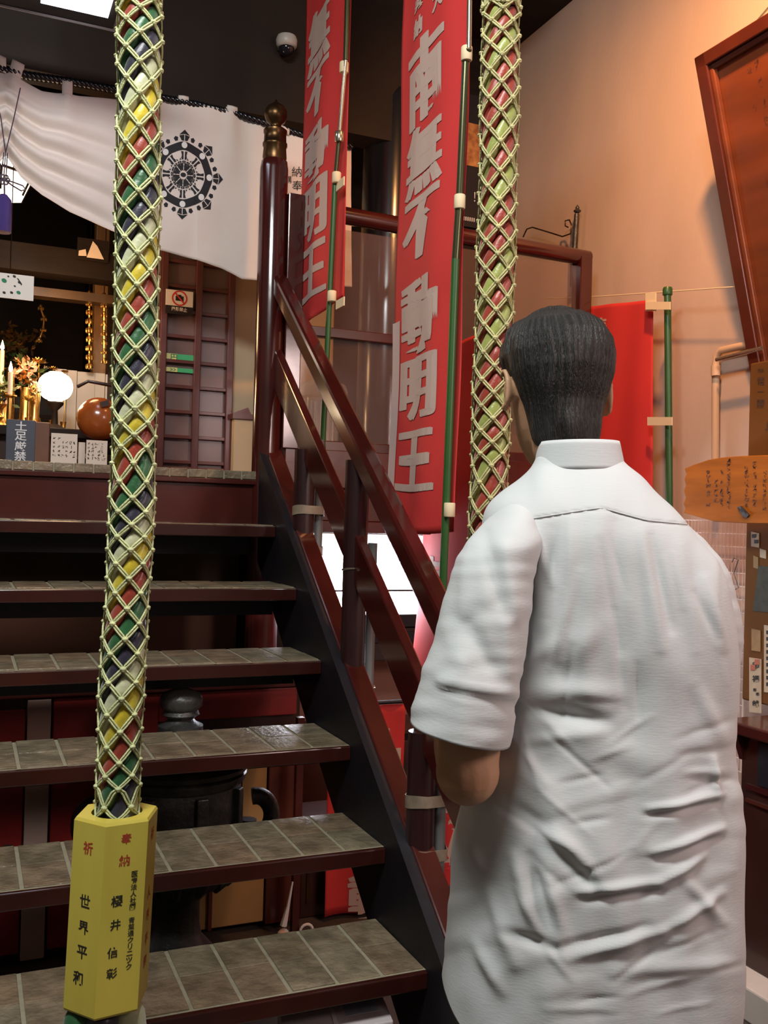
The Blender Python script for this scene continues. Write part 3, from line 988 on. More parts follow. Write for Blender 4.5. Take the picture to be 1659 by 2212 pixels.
PINKP = mat('pale_pink_petals', (.80, .50, .36), .6, var=.3, scale=30)
LEAFG = mat('dark_green_leaves', (.03, .07, .02), .5, var=.4)
blossoms('flower_arrangement', 'pale pink and gilt flower arrangement between the two lit candles and the lantern', 55, 805, 4.52, 36, 26, [(PINKP, 1, .028, 0), (GOLD, .9, .022, 0), (LEAFG, .6, .03, 0)], 4)
blossoms('flower_arrangement', 'small pink and gilt sprig directly right of the shorter candle, under the lantern top', 76, 838, 4.30, 13, 12, [(PINKP, 1, .018, 0), (GOLD, 1, .016, 0), (LEAFG, .4, .02, 0)], 31)
blossoms('flower_arrangement', 'low gilt and green flower arrangement at the far left edge of the altar', 8, 850, 4.45, 26, 16, [(PINKP, .5, .024, 0), (GOLD, 1, .022, 0), (LEAFG, 1, .034, 0)], 9)
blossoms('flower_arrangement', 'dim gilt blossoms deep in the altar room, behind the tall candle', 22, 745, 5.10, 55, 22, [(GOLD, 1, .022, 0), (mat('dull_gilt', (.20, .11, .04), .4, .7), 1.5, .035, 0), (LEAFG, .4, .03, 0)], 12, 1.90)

# offering stand and metal candelabra bits on the left
for x, y, lb in ((-2, 895, 'ornate gilt altar stand at the far left edge of the picture'),):
    c = pY(x, y, 4.28)
    sd = thing('gilt_stand', lb, 'ornament', (c.x, c.y, 1.775))
    MB().lathe((c.x, c.y, 1.775), [(.035, 0), (.03, .01), (.012, .02), (.02, .035), (.010, .05), (.014, .07), (.03, .085), (.03, .09)], 14).build('body', GOLD, sd, smooth=True)

# spotted brown cloth front and orange gourd drum
c = pY(214, 905, 4.02)
gd = thing('wooden_gong', 'glossy orange lacquered wooden gong beside the rope, on the platform edge', 'gong', (c.x, c.y, 1.62))
MB().ball(c, .088, 16, 1.0, .9, .98).build('body', GOURD, gd, smooth=True)
MB().tube([c + Vector((-.09, -.02, .12)), c + Vector((-.05, -.03, .145)), c + Vector((.02, -.03, .137)), c + Vector((.09, -.03, .13))], .007, 8).build('striker', CHESTW, gd, smooth=True)
MB().box(c + Vector((.012, -.075, .055)), (.035, .006, .022), Matrix.Rotation(-.35, 3, 'Y')).build('inlay', CHESTW, gd)
MB().lathe((c.x, c.y, 1.6), [(.08, 0), (.085, .04), (.06, .06), (.001, .062)], 16).build('cushion', DARKW, gd, smooth=True)

# brown box under the flowers
c = pY(68, 905, 4.1)
MB_ = MB().box((c.x, c.y, 1.69), (.135, .10, .18))
tag(MB_.build('offering_box', mat('brown_box_wood', (.18, .07, .035), .5, var=.3), bevel=.004), 'plain brown wooden box behind the slate sign', 'box')

# dark slate sign
sg = thing('slate_sign', 'dark slate sign with white vertical characters, standing on the tiled platform edge', 'sign', pY(45, 992, 3.68))
a_, b_ = pY(14, 905, 3.70), pY(75, 992, 3.70)
MB().bb((a_.x, 3.70, 1.6), (b_.x, 3.712, a_.z)).build('board', SIGNBL, sg, bevel=.002)
wd = b_.x - a_.x
fn = lambda u, v: Vector((a_.x + u, 3.699, a_.z - v))
t = MB(); put_text(t, [(ch, wd * .50, .022 + .036 * k, .040, -.034) for k, ch in enumerate('土足厳禁')], fn, bold=.012)
t.build('lettering', SIGNTX, sg)
# papers on the edge
rnd = random.Random(3)
for nm, x0, y0, x1, y1, lb in (('paper_notice', 111, 935, 166, 992, 'square handwritten paper notice standing between slate sign and orange gong'), ('paper_notice', 187, 950, 231, 998, 'handwritten paper notice with a rounded corner under the orange gong')):
    a_, b_ = pY(x0, y0, 3.72), pY(x1, y1, 3.72)
    pn = thing(nm, lb, 'notice', ((a_.x + b_.x) / 2, 3.72, 1.6))
    MB().bb((a_.x, 3.72, 1.6), (b_.x, 3.724, a_.z)).build('sheet', PAPER, pn)
    t = MB()
    W_, H_ = b_.x - a_.x, a_.z - 1.6
    fn = lambda u, v: Vector((a_.x + u, 3.7195, a_.z - v))
    for cx in (.12, .30, .45, .60, .75, .88):
        for k in range(5):
            if rnd.random() < .8: scribble(t, W_ * cx, H_ * (.15 + .14 * k), .010, .012, fn, rnd, .2)
    t.build('lettering', INK, pn)
a_, b_ = pY(170, 955, 3.75), pY(183, 997, 3.75)
tag(MB().bb((a_.x, 3.75, 1.6), (b_.x, 3.756, a_.z)).build('wooden_slip', PLASTERW), 'narrow pale slip standing between the two paper notices', 'slip')

# upright memorial slips at the back
xs = [132, 145, 167, 200, 207, 232, 255]
for k in range(5):
    x0, x1 = (120, 146, 168, 206, 229)[k], (144, 166, 205, 227, 262)[k]
    a_, b_ = pY(x0, 796 + k * 3, 4.75), pY(x1, 870, 4.75)
    s_ = MB().bb((a_.x, 4.75 + .003 * k, 1.775), (b_.x - .003, 4.765 + .003 * k, a_.z)).build('wooden_tablet', PLASTERW)
    tag(s_, ['pale wooden tablet directly right of the paper lantern', 'second pale tablet right of the lantern', 'widest pale wooden tablet in the row at the back of the altar', 'narrow grey wooden tablet left of the rope', 'last pale wooden tablet, half hidden by the rope'][k], 'tablet', 'wooden tablets behind the altar')
# gold hanging chains
for x, yA, yB, Y, nn, lb in ((193, 635, 790, 4.70, 9, 'gilt hanging ornament chain of stacked petals above the gong'), (225, 640, 780, 4.68, 8, 'thinner gilt hanging chain in front of the brown pillar'), (88, 665, 735, 5.0, 4, 'short curved gilt hanging ornament deep in the altar room')):
    hc = thing('hanging_ornament', lb, 'ornament', pY(x, yB, Y))
    mb = MB()
    for k in range(nn):
        c = pY(x + (8 * math.sin(k * 1.2) if nn == 4 else 0), yA + (yB - yA) * k / (nn - 1), Y)
        for q in range(5):
            a = q * 2 * PI / 5 + k * .5
            mb.ball(c + Vector((math.cos(a) * .012, math.sin(a) * .012, -.004)), .011 if nn == 9 else .007, 4, .7, .7, 1.2)
        mb.ball(c + Vector((0, 0, .01)), .008, 4)
    mb.tube([pY(x + (8 * math.sin(k * 1.2) if nn == 4 else 0), yA + (yB - yA) * k / (nn - 1), Y) for k in range(nn)], .005, 6)
    mb.build('chain', GOLD, hc)
    MB().tube([pY(x, yA, Y), Vector((pY(x, yA, Y).x, Y, 3.9))], .002, 5).build('cord', DARKW, hc)
a_, b_ = pY(206, 600, 4.85), pY(236, 797, 4.85)
tag(MB().bb((a_.x, 4.85, 1.9), (b_.x, 4.95, 3.6)).build('pillar', mat('brown_pillar', (.34, .17, .06), .45, var=.3, stretch=(6, 6, 1)), bevel=.004), 'warm brown square pillar behind the gilt chains', 'pillar')
# transom beam in the altar room
struct(MB().bb((-2.0, 4.5, 2.48), (.60, 4.62, 2.60)), 'trim_4', DARKW)
struct(MB().bb((-2.0, 4.62, 2.40), (.60, 4.70, 2.44)), 'trim_5', mat('gilt_edge_wood', (.10, .055, .025), .4, .2, var=.4))

# framed picture on the transom
a_, b_ = pY(168, 512, 4.48), pY(234, 568, 4.48)
fp = thing('framed_picture', 'small framed picture with pale mountain shape, hung high above the altar', 'picture', ((a_.x + b_.x) / 2, 4.48, b_.z))
MB().bb((a_.x, 4.48, b_.z), (b_.x, 4.50, a_.z)).build('frame', DARKW, fp)
MB().add([(a_.x + .005, 4.478, b_.z + .015), (a_.x + .04, 4.478, b_.z + .018), (a_.x + .035, 4.478, a_.z - .05), (a_.x + .006, 4.478, a_.z - .06)], [(0, 1, 2, 3)]).add(
    [(a_.x + .04, 4.477, b_.z + .012), (a_.x + .115, 4.477, b_.z + .012), (a_.x + .085, 4.477, a_.z - .03), (a_.x + .065, 4.477, a_.z - .01)], [(0, 1, 2, 3)]).build('picture_print', PAPER, fp)
# green-print paper sign
a_, b_ = pY(-30, 585, 3.98), pY(72, 650, 3.98)
gs = thing('paper_sign', 'white paper sign with green and black printed figures, hung high at the left edge', 'sign', ((a_.x + b_.x) / 2, 3.98, b_.z))
MB().bb((a_.x, 3.98, b_.z), (b_.x, 3.984, a_.z)).build('sheet', mat('off_white_sheet', (.82, .78, .72), .8), gs)  # plain off-white paper colour, no emission
t = MB(); t2 = MB()
fn = lambda x, y: pY(x, y, 3.979)
for x, y, r, m_ in ((9, 606, 5, 0), (40, 632, 4, 0), (31, 597, 3, 1), (18, 597, 2, 1), (9, 632, 3, 1), (25, 632, 3, 1), (42, 610, 3, 1), (32, 618, 2, 1)):
    (t if m_ == 0 else t2).add([fn(x + r * 1.2 * math.cos(q * PI / 4), y + r * math.sin(q * PI / 4 + .3)) for q in range(8)], [tuple(range(8))])
t2.add([fn(36, 600), fn(40, 602), fn(48, 614), fn(46, 617)], [(0, 1, 2, 3)])
t.build('green_figures', GREENPR, gs); t2.build('black_figures', INK, gs)
MB().tube([((a_.x + b_.x) / 2, 3.985, a_.z), ((a_.x + b_.x) / 2, 3.985, 3.2)], .002, 5).build('string', DARKW, gs)

# no-photography sign on the lattice door
a_, b_ = pY(359, 624, 4.37), pY(416, 682, 4.37)
ns = thing('prohibition_sign', 'white no photography sticker with red ring and black caption bar, on the lattice door', 'sign', ((a_.x + b_.x) / 2, 4.372, b_.z))
zm = a_.z - .66 * (a_.z - b_.z)
MB().bb((a_.x, 4.37, zm), (b_.x, 4.376, a_.z)).build('sheet', PAPERW, ns)
MB().bb((a_.x, 4.37, b_.z), (b_.x, 4.376, zm)).build('caption_bar', BLACKC, ns)
cx, cz, rr = (a_.x + b_.x) / 2, (a_.z + zm) / 2, .035
mb = MB()
NQ = 32
vs = []
for q in range(NQ):
    a = 2 * PI * q / NQ
    vs += [(cx + math.cos(a) * rr, 4.369, cz + math.sin(a) * rr), (cx + math.cos(a) * rr * .82, 4.369, cz + math.sin(a) * rr * .82)]
mb.add(vs, [(2 * q, 2 * q + 1, (2 * q + 3) % (2 * NQ), (2 * q + 2) % (2 * NQ)) for q in range(NQ)])
c45 = math.cos(PI / 4) * rr * .85
mb.add([(cx - c45 - .003, 4.3685, cz + c45), (cx - c45 + .003, 4.3685, cz + c45 + .003), (cx + c45 + .003, 4.3685, cz - c45), (cx + c45 - .003, 4.3685, cz - c45 - .003)], [(0, 1, 2, 3)])
mb.build('red_ring', REDP, ns)
mb = MB(); mb.add([(cx - .018, 4.3692, cz - .012), (cx + .018, 4.3692, cz - .012), (cx + .018, 4.3692, cz + .010), (cx + .009, 4.3692, cz + .010), (cx + .006, 4.3692, cz + .016), (cx - .006, 4.3692, cz + .016), (cx - .009, 4.3692, cz + .010), (cx - .018, 4.3692, cz + .010)], [tuple(range(8))])
mb.build('camera_icon', BLACKC, ns)
t = MB(); put_text(t, [(ch, cx + (k - 1.5) * .018, (zm + b_.z) / 2 + .004, .017, .019) for k, ch in enumerate('撮影禁止')], lambda u, v: Vector((u, 4.3692, v)), bold=.02)
t.build('lettering', SIGNTX, ns)
# green sign strips seen through the lattice
for i, (y0, y1, lb) in enumerate(((762, 785, 'upper green sign strip behind the lattice door'), (792, 808, 'lower green sign strip with arrow behind the lattice door'))):
    a_, b_ = pY(357, y0, 4.395), pY(434, y1, 4.395)
    s_ = thing('green_sign', lb, 'sign', ((a_.x + b_.x) / 2, 4.40, b_.z))
    MB().bb((a_.x, 4.398, b_.z), (b_.x, 4.404, a_.z)).build('plate', GREENS, s_)
    MB().bb((a_.x, 4.3965, b_.z), (a_.x + .055, 4.398, a_.z)).build('pale_field', mat('pale_yellow', (.70, .66, .26), .6), s_)
    t = MB()
    if i == 0:
        put_text(t, [('円', a_.x + .040, (a_.z + b_.z) / 2, .03, .03)], lambda u, v: Vector((u, 4.396, v)), bold=.02)
    else:
        for q in range(2):
            x = a_.x + .02 + q * .014
            t.add([(x, 4.396, a_.z - .004), (x + .006, 4.396, a_.z - .004), (x + .016, 4.396, (a_.z + b_.z) / 2), (x + .010, 4.396, (a_.z + b_.z) / 2)], [(0, 1, 2, 3)])
            t.add([(x, 4.396, b_.z + .004), (x + .006, 4.396, b_.z + .004), (x + .016, 4.396, (a_.z + b_.z) / 2), (x + .010, 4.396, (a_.z + b_.z) / 2)], [(0, 1, 2, 3)])
    t.build('lettering', GREENPR, s_)

# black glossy column behind the balustrade
tag(MB().lathe((1.76, 4.1, PLAT), [(.13, 0), (.13, 1.75), (.12, 1.80), (.001, 1.81)], 40).build('round_column', BLKGLOSS, smooth=True), 'black glossy round column on the gallery behind the banners', 'column')
# clear acrylic donation drum behind the rails
dcx = pY(693, 900, 3.82).x
dc = thing('acrylic_stand', 'clear acrylic display stand with domed lid behind the stair rails', 'stand', (dcx, 3.82, PLAT))
MB().lathe((dcx, 3.82, PLAT), [(.075, 0), (.075, .33), (.105, .335), (.112, .36), (.10, .39), (.06, .405), (.001, .406)], 28).build('drum', CLEAR, dc, smooth=True)
MB().lathe((dcx, 3.82, PLAT), [(.04, .01), (.04, .11), (.002, .12)], 16).build('holder', mat('grey_metal', (.3, .3, .3), .3, .8), dc, smooth=True)
for q in range(5):
    a = q * PI / 5 + .2
    MB().tube([(dcx + math.cos(a) * .05, 3.80 + math.sin(a) * .03, PLAT + .12), (dcx + math.cos(a) * .05, 3.80 + math.sin(a) * .03, PLAT + .32)], .004, 6).build('rod', WIRE, dc)
# tall narrow white and green sign
a_, b_ = pY(640, 486, 4.40), pY(672, 690, 4.40)
tg = thing('tall_sign', 'tall narrow white sign with a green band between newel post and red banner', 'sign', ((a_.x + b_.x) / 2, 4.40, b_.z))
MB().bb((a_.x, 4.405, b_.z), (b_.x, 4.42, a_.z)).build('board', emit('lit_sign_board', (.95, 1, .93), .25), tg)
zg = pY(640, 625, 4.40).z
MB().bb((a_.x, 4.400, zg - .065), (b_.x, 4.4045, zg)).build('green_band', GREENS, tg)
# security camera
sc_ = pY(619, 98, 3.93)
dm_ = thing('dome_camera', 'pale dome security camera with black lens on the dark header beam', 'camera', sc_)
MB().lathe(sc_, [(.034, -.012), (.043, -.004), (.046, .02), (.040, .036), (.020, .042), (.001, .043)], 24).build('housing', DOME, dm_, smooth=True)
MB().ball(sc_ + Vector((0, 0, -.012)), .034, 10).build('lens', DOMEG, dm_, smooth=True)
MB().bb((sc_.x - .025, 3.93, sc_.z - .005), (sc_.x + .025, 3.98, sc_.z + .045)).build('mount', DOME, dm_, bevel=.004)

# ceiling fluorescent fixture, upper left
fx = thing('ceiling_light', 'rectangular fluorescent ceiling light in a dark housing, top left', 'light', (0.25, 3.0, 3.1))
q4 = [pD(92, -60, 3.15), pD(250, -60, 3.15), pD(232, 40, 3.15), pD(90, 6, 3.15)]
zc = 3.16


def pZ(x, y, Z):
    d = ray(x, y)
    return EYE + d * ((Z - EYE.z) / d.z)


q4 = [pZ(88, 6, zc), pZ(233, 40, zc), pZ(262, -110, zc), pZ(95, -140, zc)]
q4 = [Vector(p) for p in q4]
X0, X1_ = q4[0].x, q4[1].x
Yf = (q4[0].y + q4[1].y) / 2
MB().bb((X0, Yf - .42, zc), (X1_, Yf, zc + .02)).build('diffuser', TUBE2, fx)
MB().bb((X0 - .5, Yf - .5, zc + .012), (X1_ + .03, Yf + .10, zc + .06)).build('housing', DARKW, fx, bevel=.003)
MB().bb((X0 - .5, Yf + .095, zc + .005), (X1_ + .06, Yf + .10, zc + .065)).build('rim', mat('rim_metal', (.4, .36, .34), .4, .5), fx)
MB().bb((X0 + .05, Yf - .25, zc + .06), (X0 + .09, Yf - .21, 3.95)).build('hanger', DARKW, fx)

# poster on the dark wall
a_, b_ = pY(1003, 195, 4.38), pY(1046, 492, 4.38)
po = thing('poster', 'tall black poster with orange glowing letters on the gallery wall behind the right banner pole', 'poster', ((a_.x + b_.x) / 2, 4.40, b_.z))
MB().bb((a_.x - .05, 4.405, b_.z), (b_.x, 4.415, a_.z)).build('sheet', POSTERM, po)
z1, z2 = pY(1020, 262, 4.38).z, pY(1020, 355, 4.38).z
MB().bb((a_.x, 4.402, z2), (b_.x - .02, 4.4045, z1)).build('orange_field', POSTERO, po)
t = MB()
for k in range(7):
    t.bb((a_.x + .015 + .012 * k, 4.4035, b_.z + .03), (a_.x + .021 + .012 * k, 4.4045, b_.z + .05))
put_text(t, [('！', a_.x + .09, b_.z + .16, .04, .05)], lambda u, v: Vector((u, 4.4035, v)))
t.build('lettering', SIGNTX, po)

# ================================================================== BANNERS (nobori)
def banner(name, label, group, X, Y0, Y1_, ztop, zbot, chars, wave, side='-X', bold=.045, cloth=REDCLOTH, slant=0.0, selvage=False, wx=None):
    """cloth in the plane X = const, u from far edge (0) to pole side (1), v metres down from ztop"""
    root = thing(name, label, 'banner', (X, Y0, zbot), group)
    W_ = Y0 - Y1_
    H_ = ztop - zbot

    def S(u, v, off=0.0):
        x, y, z = wave(u, v / H_)
        return Vector((X + x - off, Y0 - W_ * u + y, ztop - v + z))
    MB().grid(lambda u, v: S(u, v * H_), 40, 90).build('cloth', cloth, root, smooth='all', solid=.001)
    for c in chars:
        t = MB()
        for k, (du, dv) in enumerate(((0, 0), (.030, -.006), (-.030, .006), (.058, .004), (-.058, -.004))):
            put_text(t, [(c[0], c[1] + du * c[3], c[2] + dv * c[4], c[3] * .96, -c[4])], lambda u, v, k=k: S(u, v, .0022 + k * .0001), bold=.012, cuts=6)
        t.build('character', PRINT, root)
    if selvage:
        MB().grid(lambda u, v: S(-.02 + .13 * u, H_ * (selvage[0] + (selvage[1] - selvage[0]) * v), .003), 4, 20).build('selvage', SELV, root, smooth='all')
    return root, S


def pole(parent, segs, loops, radii, mats):
    """segs: list of points (top to bottom)"""
    for k in range(len(segs) - 1):
        MB().tube([segs[k], segs[k + 1]], radii[k], 12).build('pole', mats[k], parent, smooth=True)


# banner one (left), plane X = 1.15
def zv(y, x=700, X=1.15): return pX(x, y, X).z


def w1(u, v):
    return (.007 * math.sin(u * 7 + v * 2) + .002 * math.sin(u * 15 + v * 5) - .05 * max(0, v - .93) * 8 * (1 - u) * 0, 0, (.025 * (u > -1) * (u - .5) * 0 + (.05 * u * max(0, v - .9) * 10)))


T1 = 3.75
ZB1 = 2.14
ch1 = []
for ch, y0, y1 in (('無', 12, 148), ('不', 138, 252), ('動', 262, 386), ('明', 382, 512), ('王', 508, 650)):
    zc_, zt, zb_ = zv((y0 + y1) / 2 + 3, 686), zv(y0, 686), zv(y1, 686)
    ch1.append((ch, .37, T1 - zc_, .56, (zt - zb_) * .93))
ch1.append(('南', .37, T1 - 3.66, .56, .24))
b1, S1 = banner('votive_banner', 'narrow red banner with pale brushed characters on the left pole, curled at its bottom', None, 1.15, 3.56, 3.07, T1, ZB1, ch1, w1)
p1a, p1b = [pX(752, -60, 1.128), pX(747, 130, 1.128)], [pX(733, 290, 1.128), pX(724, 390, 1.128), pX(697, 965, 1.128)]
top = p1a[0] + (p1a[0] - p1a[1]).normalized() * .4
pole(b1, [top, p1a[1], p1b[0], p1b[1], p1b[2], pX(693, 1060, 1.128)], None, [.009, .0065, .0075, .0095, .0115], [DKPOLE, STEEL, DKPOLE, GREENP, GREENP])
for y, x, m_ in ((146, 743, TIE), (296, 733, STEEL), (384, 727, TIE), (640, 717, TIE)):
    c = pX(x, y, 1.128)
    MB().lathe(c - Vector((0, 0, .018)), [(.014, 0), (.0155, .002), (.0155, .034), (.014, .036)], 14).build('pole_loop', m_, b1, smooth=True)
for x, y in ((735, 398), (735, 655)):
    c = pX(x, y, 1.131)
    MB().box(c, (.004, .075, .03)).build('tie_tab', TIE, b1)
# the part of the cloth wrapped back to the pole's right
MB().grid(lambda u, v: pX(738 + 11 * u - (8 * v) * 1, 175 + 480 * v, 1.19) + Vector((.012 * math.sin(PI * u), 0, 0)), 6, 20).build('folded_edge', REDCLOTH, b1, smooth='all', solid=.001)

# banner two (centre)
def w2(u, v):
    sw = .03 * v
    return (.008 * math.sin(u * 6.5 + .8) + .0035 * math.sin(u * 13 + v * 3) + .003 * math.sin(v * 18), .03 * max(0, v - .8) * math.sin(u * 3), -.012 * math.sin(u * PI) * (v > .9))


T2, ZB2 = 3.35, 1.405
ch2 = []
for ch, x, y0, y1 in (('南', 912, 80, 268), ('無', 912, 262, 418), ('不', 915, 408, 562), ('動', 918, 592, 762), ('明', 921, 760, 905), ('王', 924, 915, 1062)):
    zc_ = pX(x, (y0 + y1) / 2, 1.15).z
    ch2.append((ch, .44, T2 - zc_, .60, (pX(x, y0, 1.15).z - pX(x, y1, 1.15).z) * .95))
for ch, x, y in (('奉', 905, 15), ('納', 905, 60)):
    ch2.append((ch, .32, T2 - pX(x, y, 1.15).z, .16, .055))
for ch, x, y in (('大', 945, 5), ('本', 945, -40)):
    ch2.append((ch, .64, T2 - pX(x, y, 1.15).z, .16, .06))
b2, S2 = banner('votive_banner', 'wide red banner with large pale brushed characters, centre, on a green and steel pole', None, 1.15, 2.63, 2.205, T2, ZB2, ch2, w2, selvage=(.685, .985))
pts2 = [pX(1018, -250, 1.130), pX(1013, 105, 1.130), pX(1006, 130, 1.130), pX(992, 440, 1.130), pX(984, 560, 1.130), pX(957, 1270, 1.130), pX(953, 1350, 1.130)]
pole(b2, pts2, None, [.0065, .008, .0095, .010, .0105, .0105], [STEEL, DKPOLE, DKPOLE, DKPOLE, GREENP, GREENP])
for y, x in ((118, 1008), (438, 993), (1103, 971)):
    c = pX(x, y, 1.130)
    MB().lathe(c - Vector((0, 0, .016)), [(.013, 0), (.0145, .002), (.0145, .034), (.013, .036)], 14).build('pole_loop', TIE, b2, smooth=True)

# banner four: behind the centre pole
def w4(u, v): return (.02 * math.sin(u * 5 + v * 4), .01 * math.sin(v * 7), 0)


a4 = pX(905, 1500, 1.70)
ch4 = [('奉', .45, .36, .40, .11), ('納', .45, .5, .40, .11)]
b4, S4 = banner('votive_banner', 'bright red banner hanging deeper behind the centre pole', None, 1.72, 3.60, 3.10, 2.12, .80, [('南', .30, .92, .42, .18)], w4)
MB().tube([(1.72, 3.08, 2.2), (1.72, 3.08, .7)], .010, 10).build('pole', GREENP, b4, smooth=True)
# banner five on the right wall
def w5(u, v): return (.012 * math.sin(u * 6 + v * 2) + .008 * math.sin(u * 11 + v * 3), .0, .075 * (1 - u) * (1 - v))


b5, S5 = banner('votive_banner', 'red banner on the green capped pole against the right wall, mostly behind the man', None, 2.48, 3.60, 3.075, 2.33, .95, [('奉', .30, .10, .22, .10), ('納', .30, .26, .22, .10)], w5)
pa, pb = pX(1442, 632, 2.46), pX(1446, 1090, 2.46)
MB().tube([pa, pb + (pb - pa) * 1.6], .0135, 12).build('pole', GREENP, b5, smooth=True)
MB().lathe(pa - Vector((0, 0, .01)), [(.018, 0), (.019, .003), (.019, .022), (.016, .03), (.002, .032)], 14).build('cap', GREENP, b5, smooth=True)
for x0, y0, x1, y1 in ((1396, 632, 1418, 672), (1396, 652, 1449, 669), (1400, 901, 1453, 919)):
    XT = 2.435 - (.006 if y0 == 652 else 0)
    P_, Q_ = pX(x0, y0, XT), pX(x1, y1, XT)
    R_, T_ = pX(x1, y0, XT), pX(x0, y1, XT)
    MB().prism([P_, T_, Q_, R_], (-.004, 0, 0)).build('tie_tab', TIE, b5)
# string carrying things along the wall
tag(MB().tube([pX(1180, 645, 2.5), pX(1300, 640, 2.5), pX(1400, 633, 2.5), pX(1500, 626, 2.5), pX(1610, 618, 2.5)], .0026, 6).build('string', TIE, smooth=True), 'pale string stretched along the right wall above the green capped pole', 'string')

# low banners under the gallery, beyond the stair
def w6(u, v): return (.0, .012 * math.sin(u * 8 + v), 0)


def low_banner(label, Y, px0, px1, y0, y1, chars, cloth=REDCLOTH, wtab=None):
    root = thing('votive_banner', label, 'banner', pY(px0, y1, Y))
    A, B = pY(px0, y0, Y), pY(px1, y0, Y)
    zb_ = max(.02, pY(px0, y1, Y).z)
    S = lambda u, z, off=0: Vector((A.x + (B.x - A.x) * u, Y + .012 * math.sin(u * 8 + z * 2) - off, z))
    MB().grid(lambda u, v: S(u, A.z + (zb_ - A.z) * v), 24, 24).build('cloth', cloth, root, smooth='all', solid=.001)
    t = MB()
    for ch, x, y, s in chars:
        P_ = pY(x, y, Y)
        u0 = (P_.x - A.x) / (B.x - A.x)
        t = MB()
        for k, du in enumerate((0, .035, -.035)):
            put_text(t, [(ch, u0 + du * s / (B.x - A.x), P_.z + du * .4 * s, s / (B.x - A.x), s)], lambda u, z, k=k: S(u, z, .003 + k * .0001), bold=.012, cuts=4)
        t.build('character', PRINT if cloth is REDCLOTH else REDP, root)
    return root, S, A, B


lb1, Sl, A_, B_ = low_banner('red banner with white dedication low behind the stair stringer', 3.20, 714, 876, 1530, 2020, [('奉', 815, 1560, .05), ('納', 827, 1585, .06), ('南', 770, 1790, .16), ('動', 800, 1935, .17)])
P_, Q_ = pY(838, 1617, 3.18), pY(862, 1722, 3.18)
MB().bb((P_.x, 3.175, Q_.z), (Q_.x, 3.178, P_.z)).build('name_label', PRINT, lb1)
P_, Q_ = pY(840, 1684, 3.17), pY(876, 1700, 3.17)
MB().bb((P_.x, 3.168, Q_.z), (Q_.x, 3.172, P_.z)).build('tie_tab', WHITEC, lb1)
MB().tube([(A_.x - .02, 3.205, A_.z + .01), (B_.x + .02, 3.205, A_.z + .01)], .008, 8).build('cross_bar', BLACKW, lb1)
low_banner('cream banner with red characters just left of the man under the stair rail', 3.30, 925, 1120, 1700, 2010, [('不', 962, 1800, .16), ('動', 962, 1900, .18), ('明', 962, 1985, .14)], cloth=PRINT)

# flag sockets (grey pipes taped to the posts)
for k, (yp, y0, y1) in enumerate(((3.14, 1.16, 1.70), (2.653, .90, 1.36), (2.166, .50, .80))):
    X_ = 1.115
    sk = thing('pole_socket', ['grey pipe socket taped to the stair post nearest the newel', 'grey pipe socket wired to the middle stair post beside the bright lamp', 'grey pipe socket taped to the lower stair post beside the man'][k], 'pipe', (X_, yp, y0))
    MB().lathe((X_, yp, y0), [(.016, 0), (.018, .01), (.018, .03), (.0145, .035), (.0145, y1 - y0)], 16).build('pipe', GREYP, sk, smooth=True)
    for zt in ([1.44, 1.30] if k == 0 else ([1.28, .93] if k == 1 else [.72, .585])):
        h_, m_ = (.030, TAPE) if k != 1 else (.004, STEEL)
        mb = MB()
        ringo = []
        for q in range(28):
            a = 2 * PI * q / 28
            # stadium round both post and pipe
            r_ = .039
            cx_ = 1.06 + (.055 if math.cos(a) > 0 else 0)
            ringo.append((cx_ + math.cos(a) * (r_ if math.cos(a) <= 0 else .018), yp + math.sin(a) * (r_ if math.cos(a) <= 0 else .022 + .017 * (1 - abs(math.cos(a)))), 0))
        for z0_, z1_ in ((zt, zt + h_),):
            mb.rings([[Vector((p[0], p[1], z0_ + .004 * math.sin(i_ * .4))) for i_, p in enumerate(ringo)], [Vector((p[0], p[1], z1_ + .004 * math.sin(i_ * .4 + .5))) for i_, p in enumerate(ringo)]], cap=False)
        mb.build('tape' if k != 1 else 'wire', m_, sk, smooth=False, solid=.0012)

# ================================================================== UNDER THE GALLERY: lit panel
lx = thing('lit_display_case', 'glaring white fluorescent lit display case under the gallery, seen through the stair rails', 'light', (1.85, 4.0, .95))
MB().bb((1.34, 4.10, 1.20), (2.10, 4.12, 1.36)).build('back_panel', PANELGLOW, lx)
MB().bb((1.34, 3.98, 1.115), (2.10, 4.10, 1.20)).build('light_tube', TUBE, lx, bevel=.01)
MB().bb((1.34, 3.97, 1.010), (2.10, 4.10, 1.108)).build('light_tube', TUBE, lx, bevel=.008)
MB().bb((1.34, 3.97, 1.107), (2.45, 4.09, 1.116)).build('divider', GREYP, lx)
MB().bb((1.30, 3.93, .95), (2.45, 4.12, 1.008)).build('shelf', BLACKW, lx, bevel=.003)
light('display_glow', 'AREA', (1.68, 3.93, 1.14), (1.2, 2.2, .9), 13, (.86, .88, 1.0), .7, .15)
cbx = thing('dark_shelf_box', 'black shelf box fixed on the wall under the glaring lit display case', 'shelf', (1.85, 4.07, .80))
MB().bb((1.16, 3.95, .80), (2.45, 4.20, .945)).build('body', mat('umber_wood', (.045, .026, .02), .6, var=.3), cbx, bevel=.004)
MB().bb((1.18, 3.94, .88), (2.44, 3.952, .93)).build('rail', BLACKW, cbx, bevel=.003)
lowc = thing('low_cupboard', 'low dark brown cupboard on the floor behind the stairs', 'cupboard', (1.8, 4.0, 0))
MB().bb((1.16, 3.90, 0), (2.45, 4.19, .48)).build('body', DARKW, lowc, bevel=.004)
MB().bb((1.14, 3.885, .48), (2.46, 4.19, .50)).build('top', CHESTW, lowc, bevel=.003)
for x in (1.20, 1.62, 2.04):
    MB().bb((x, 3.888, .03), (x + .38, 3.90, .45)).build('door', CHESTW, lowc, bevel=.003)

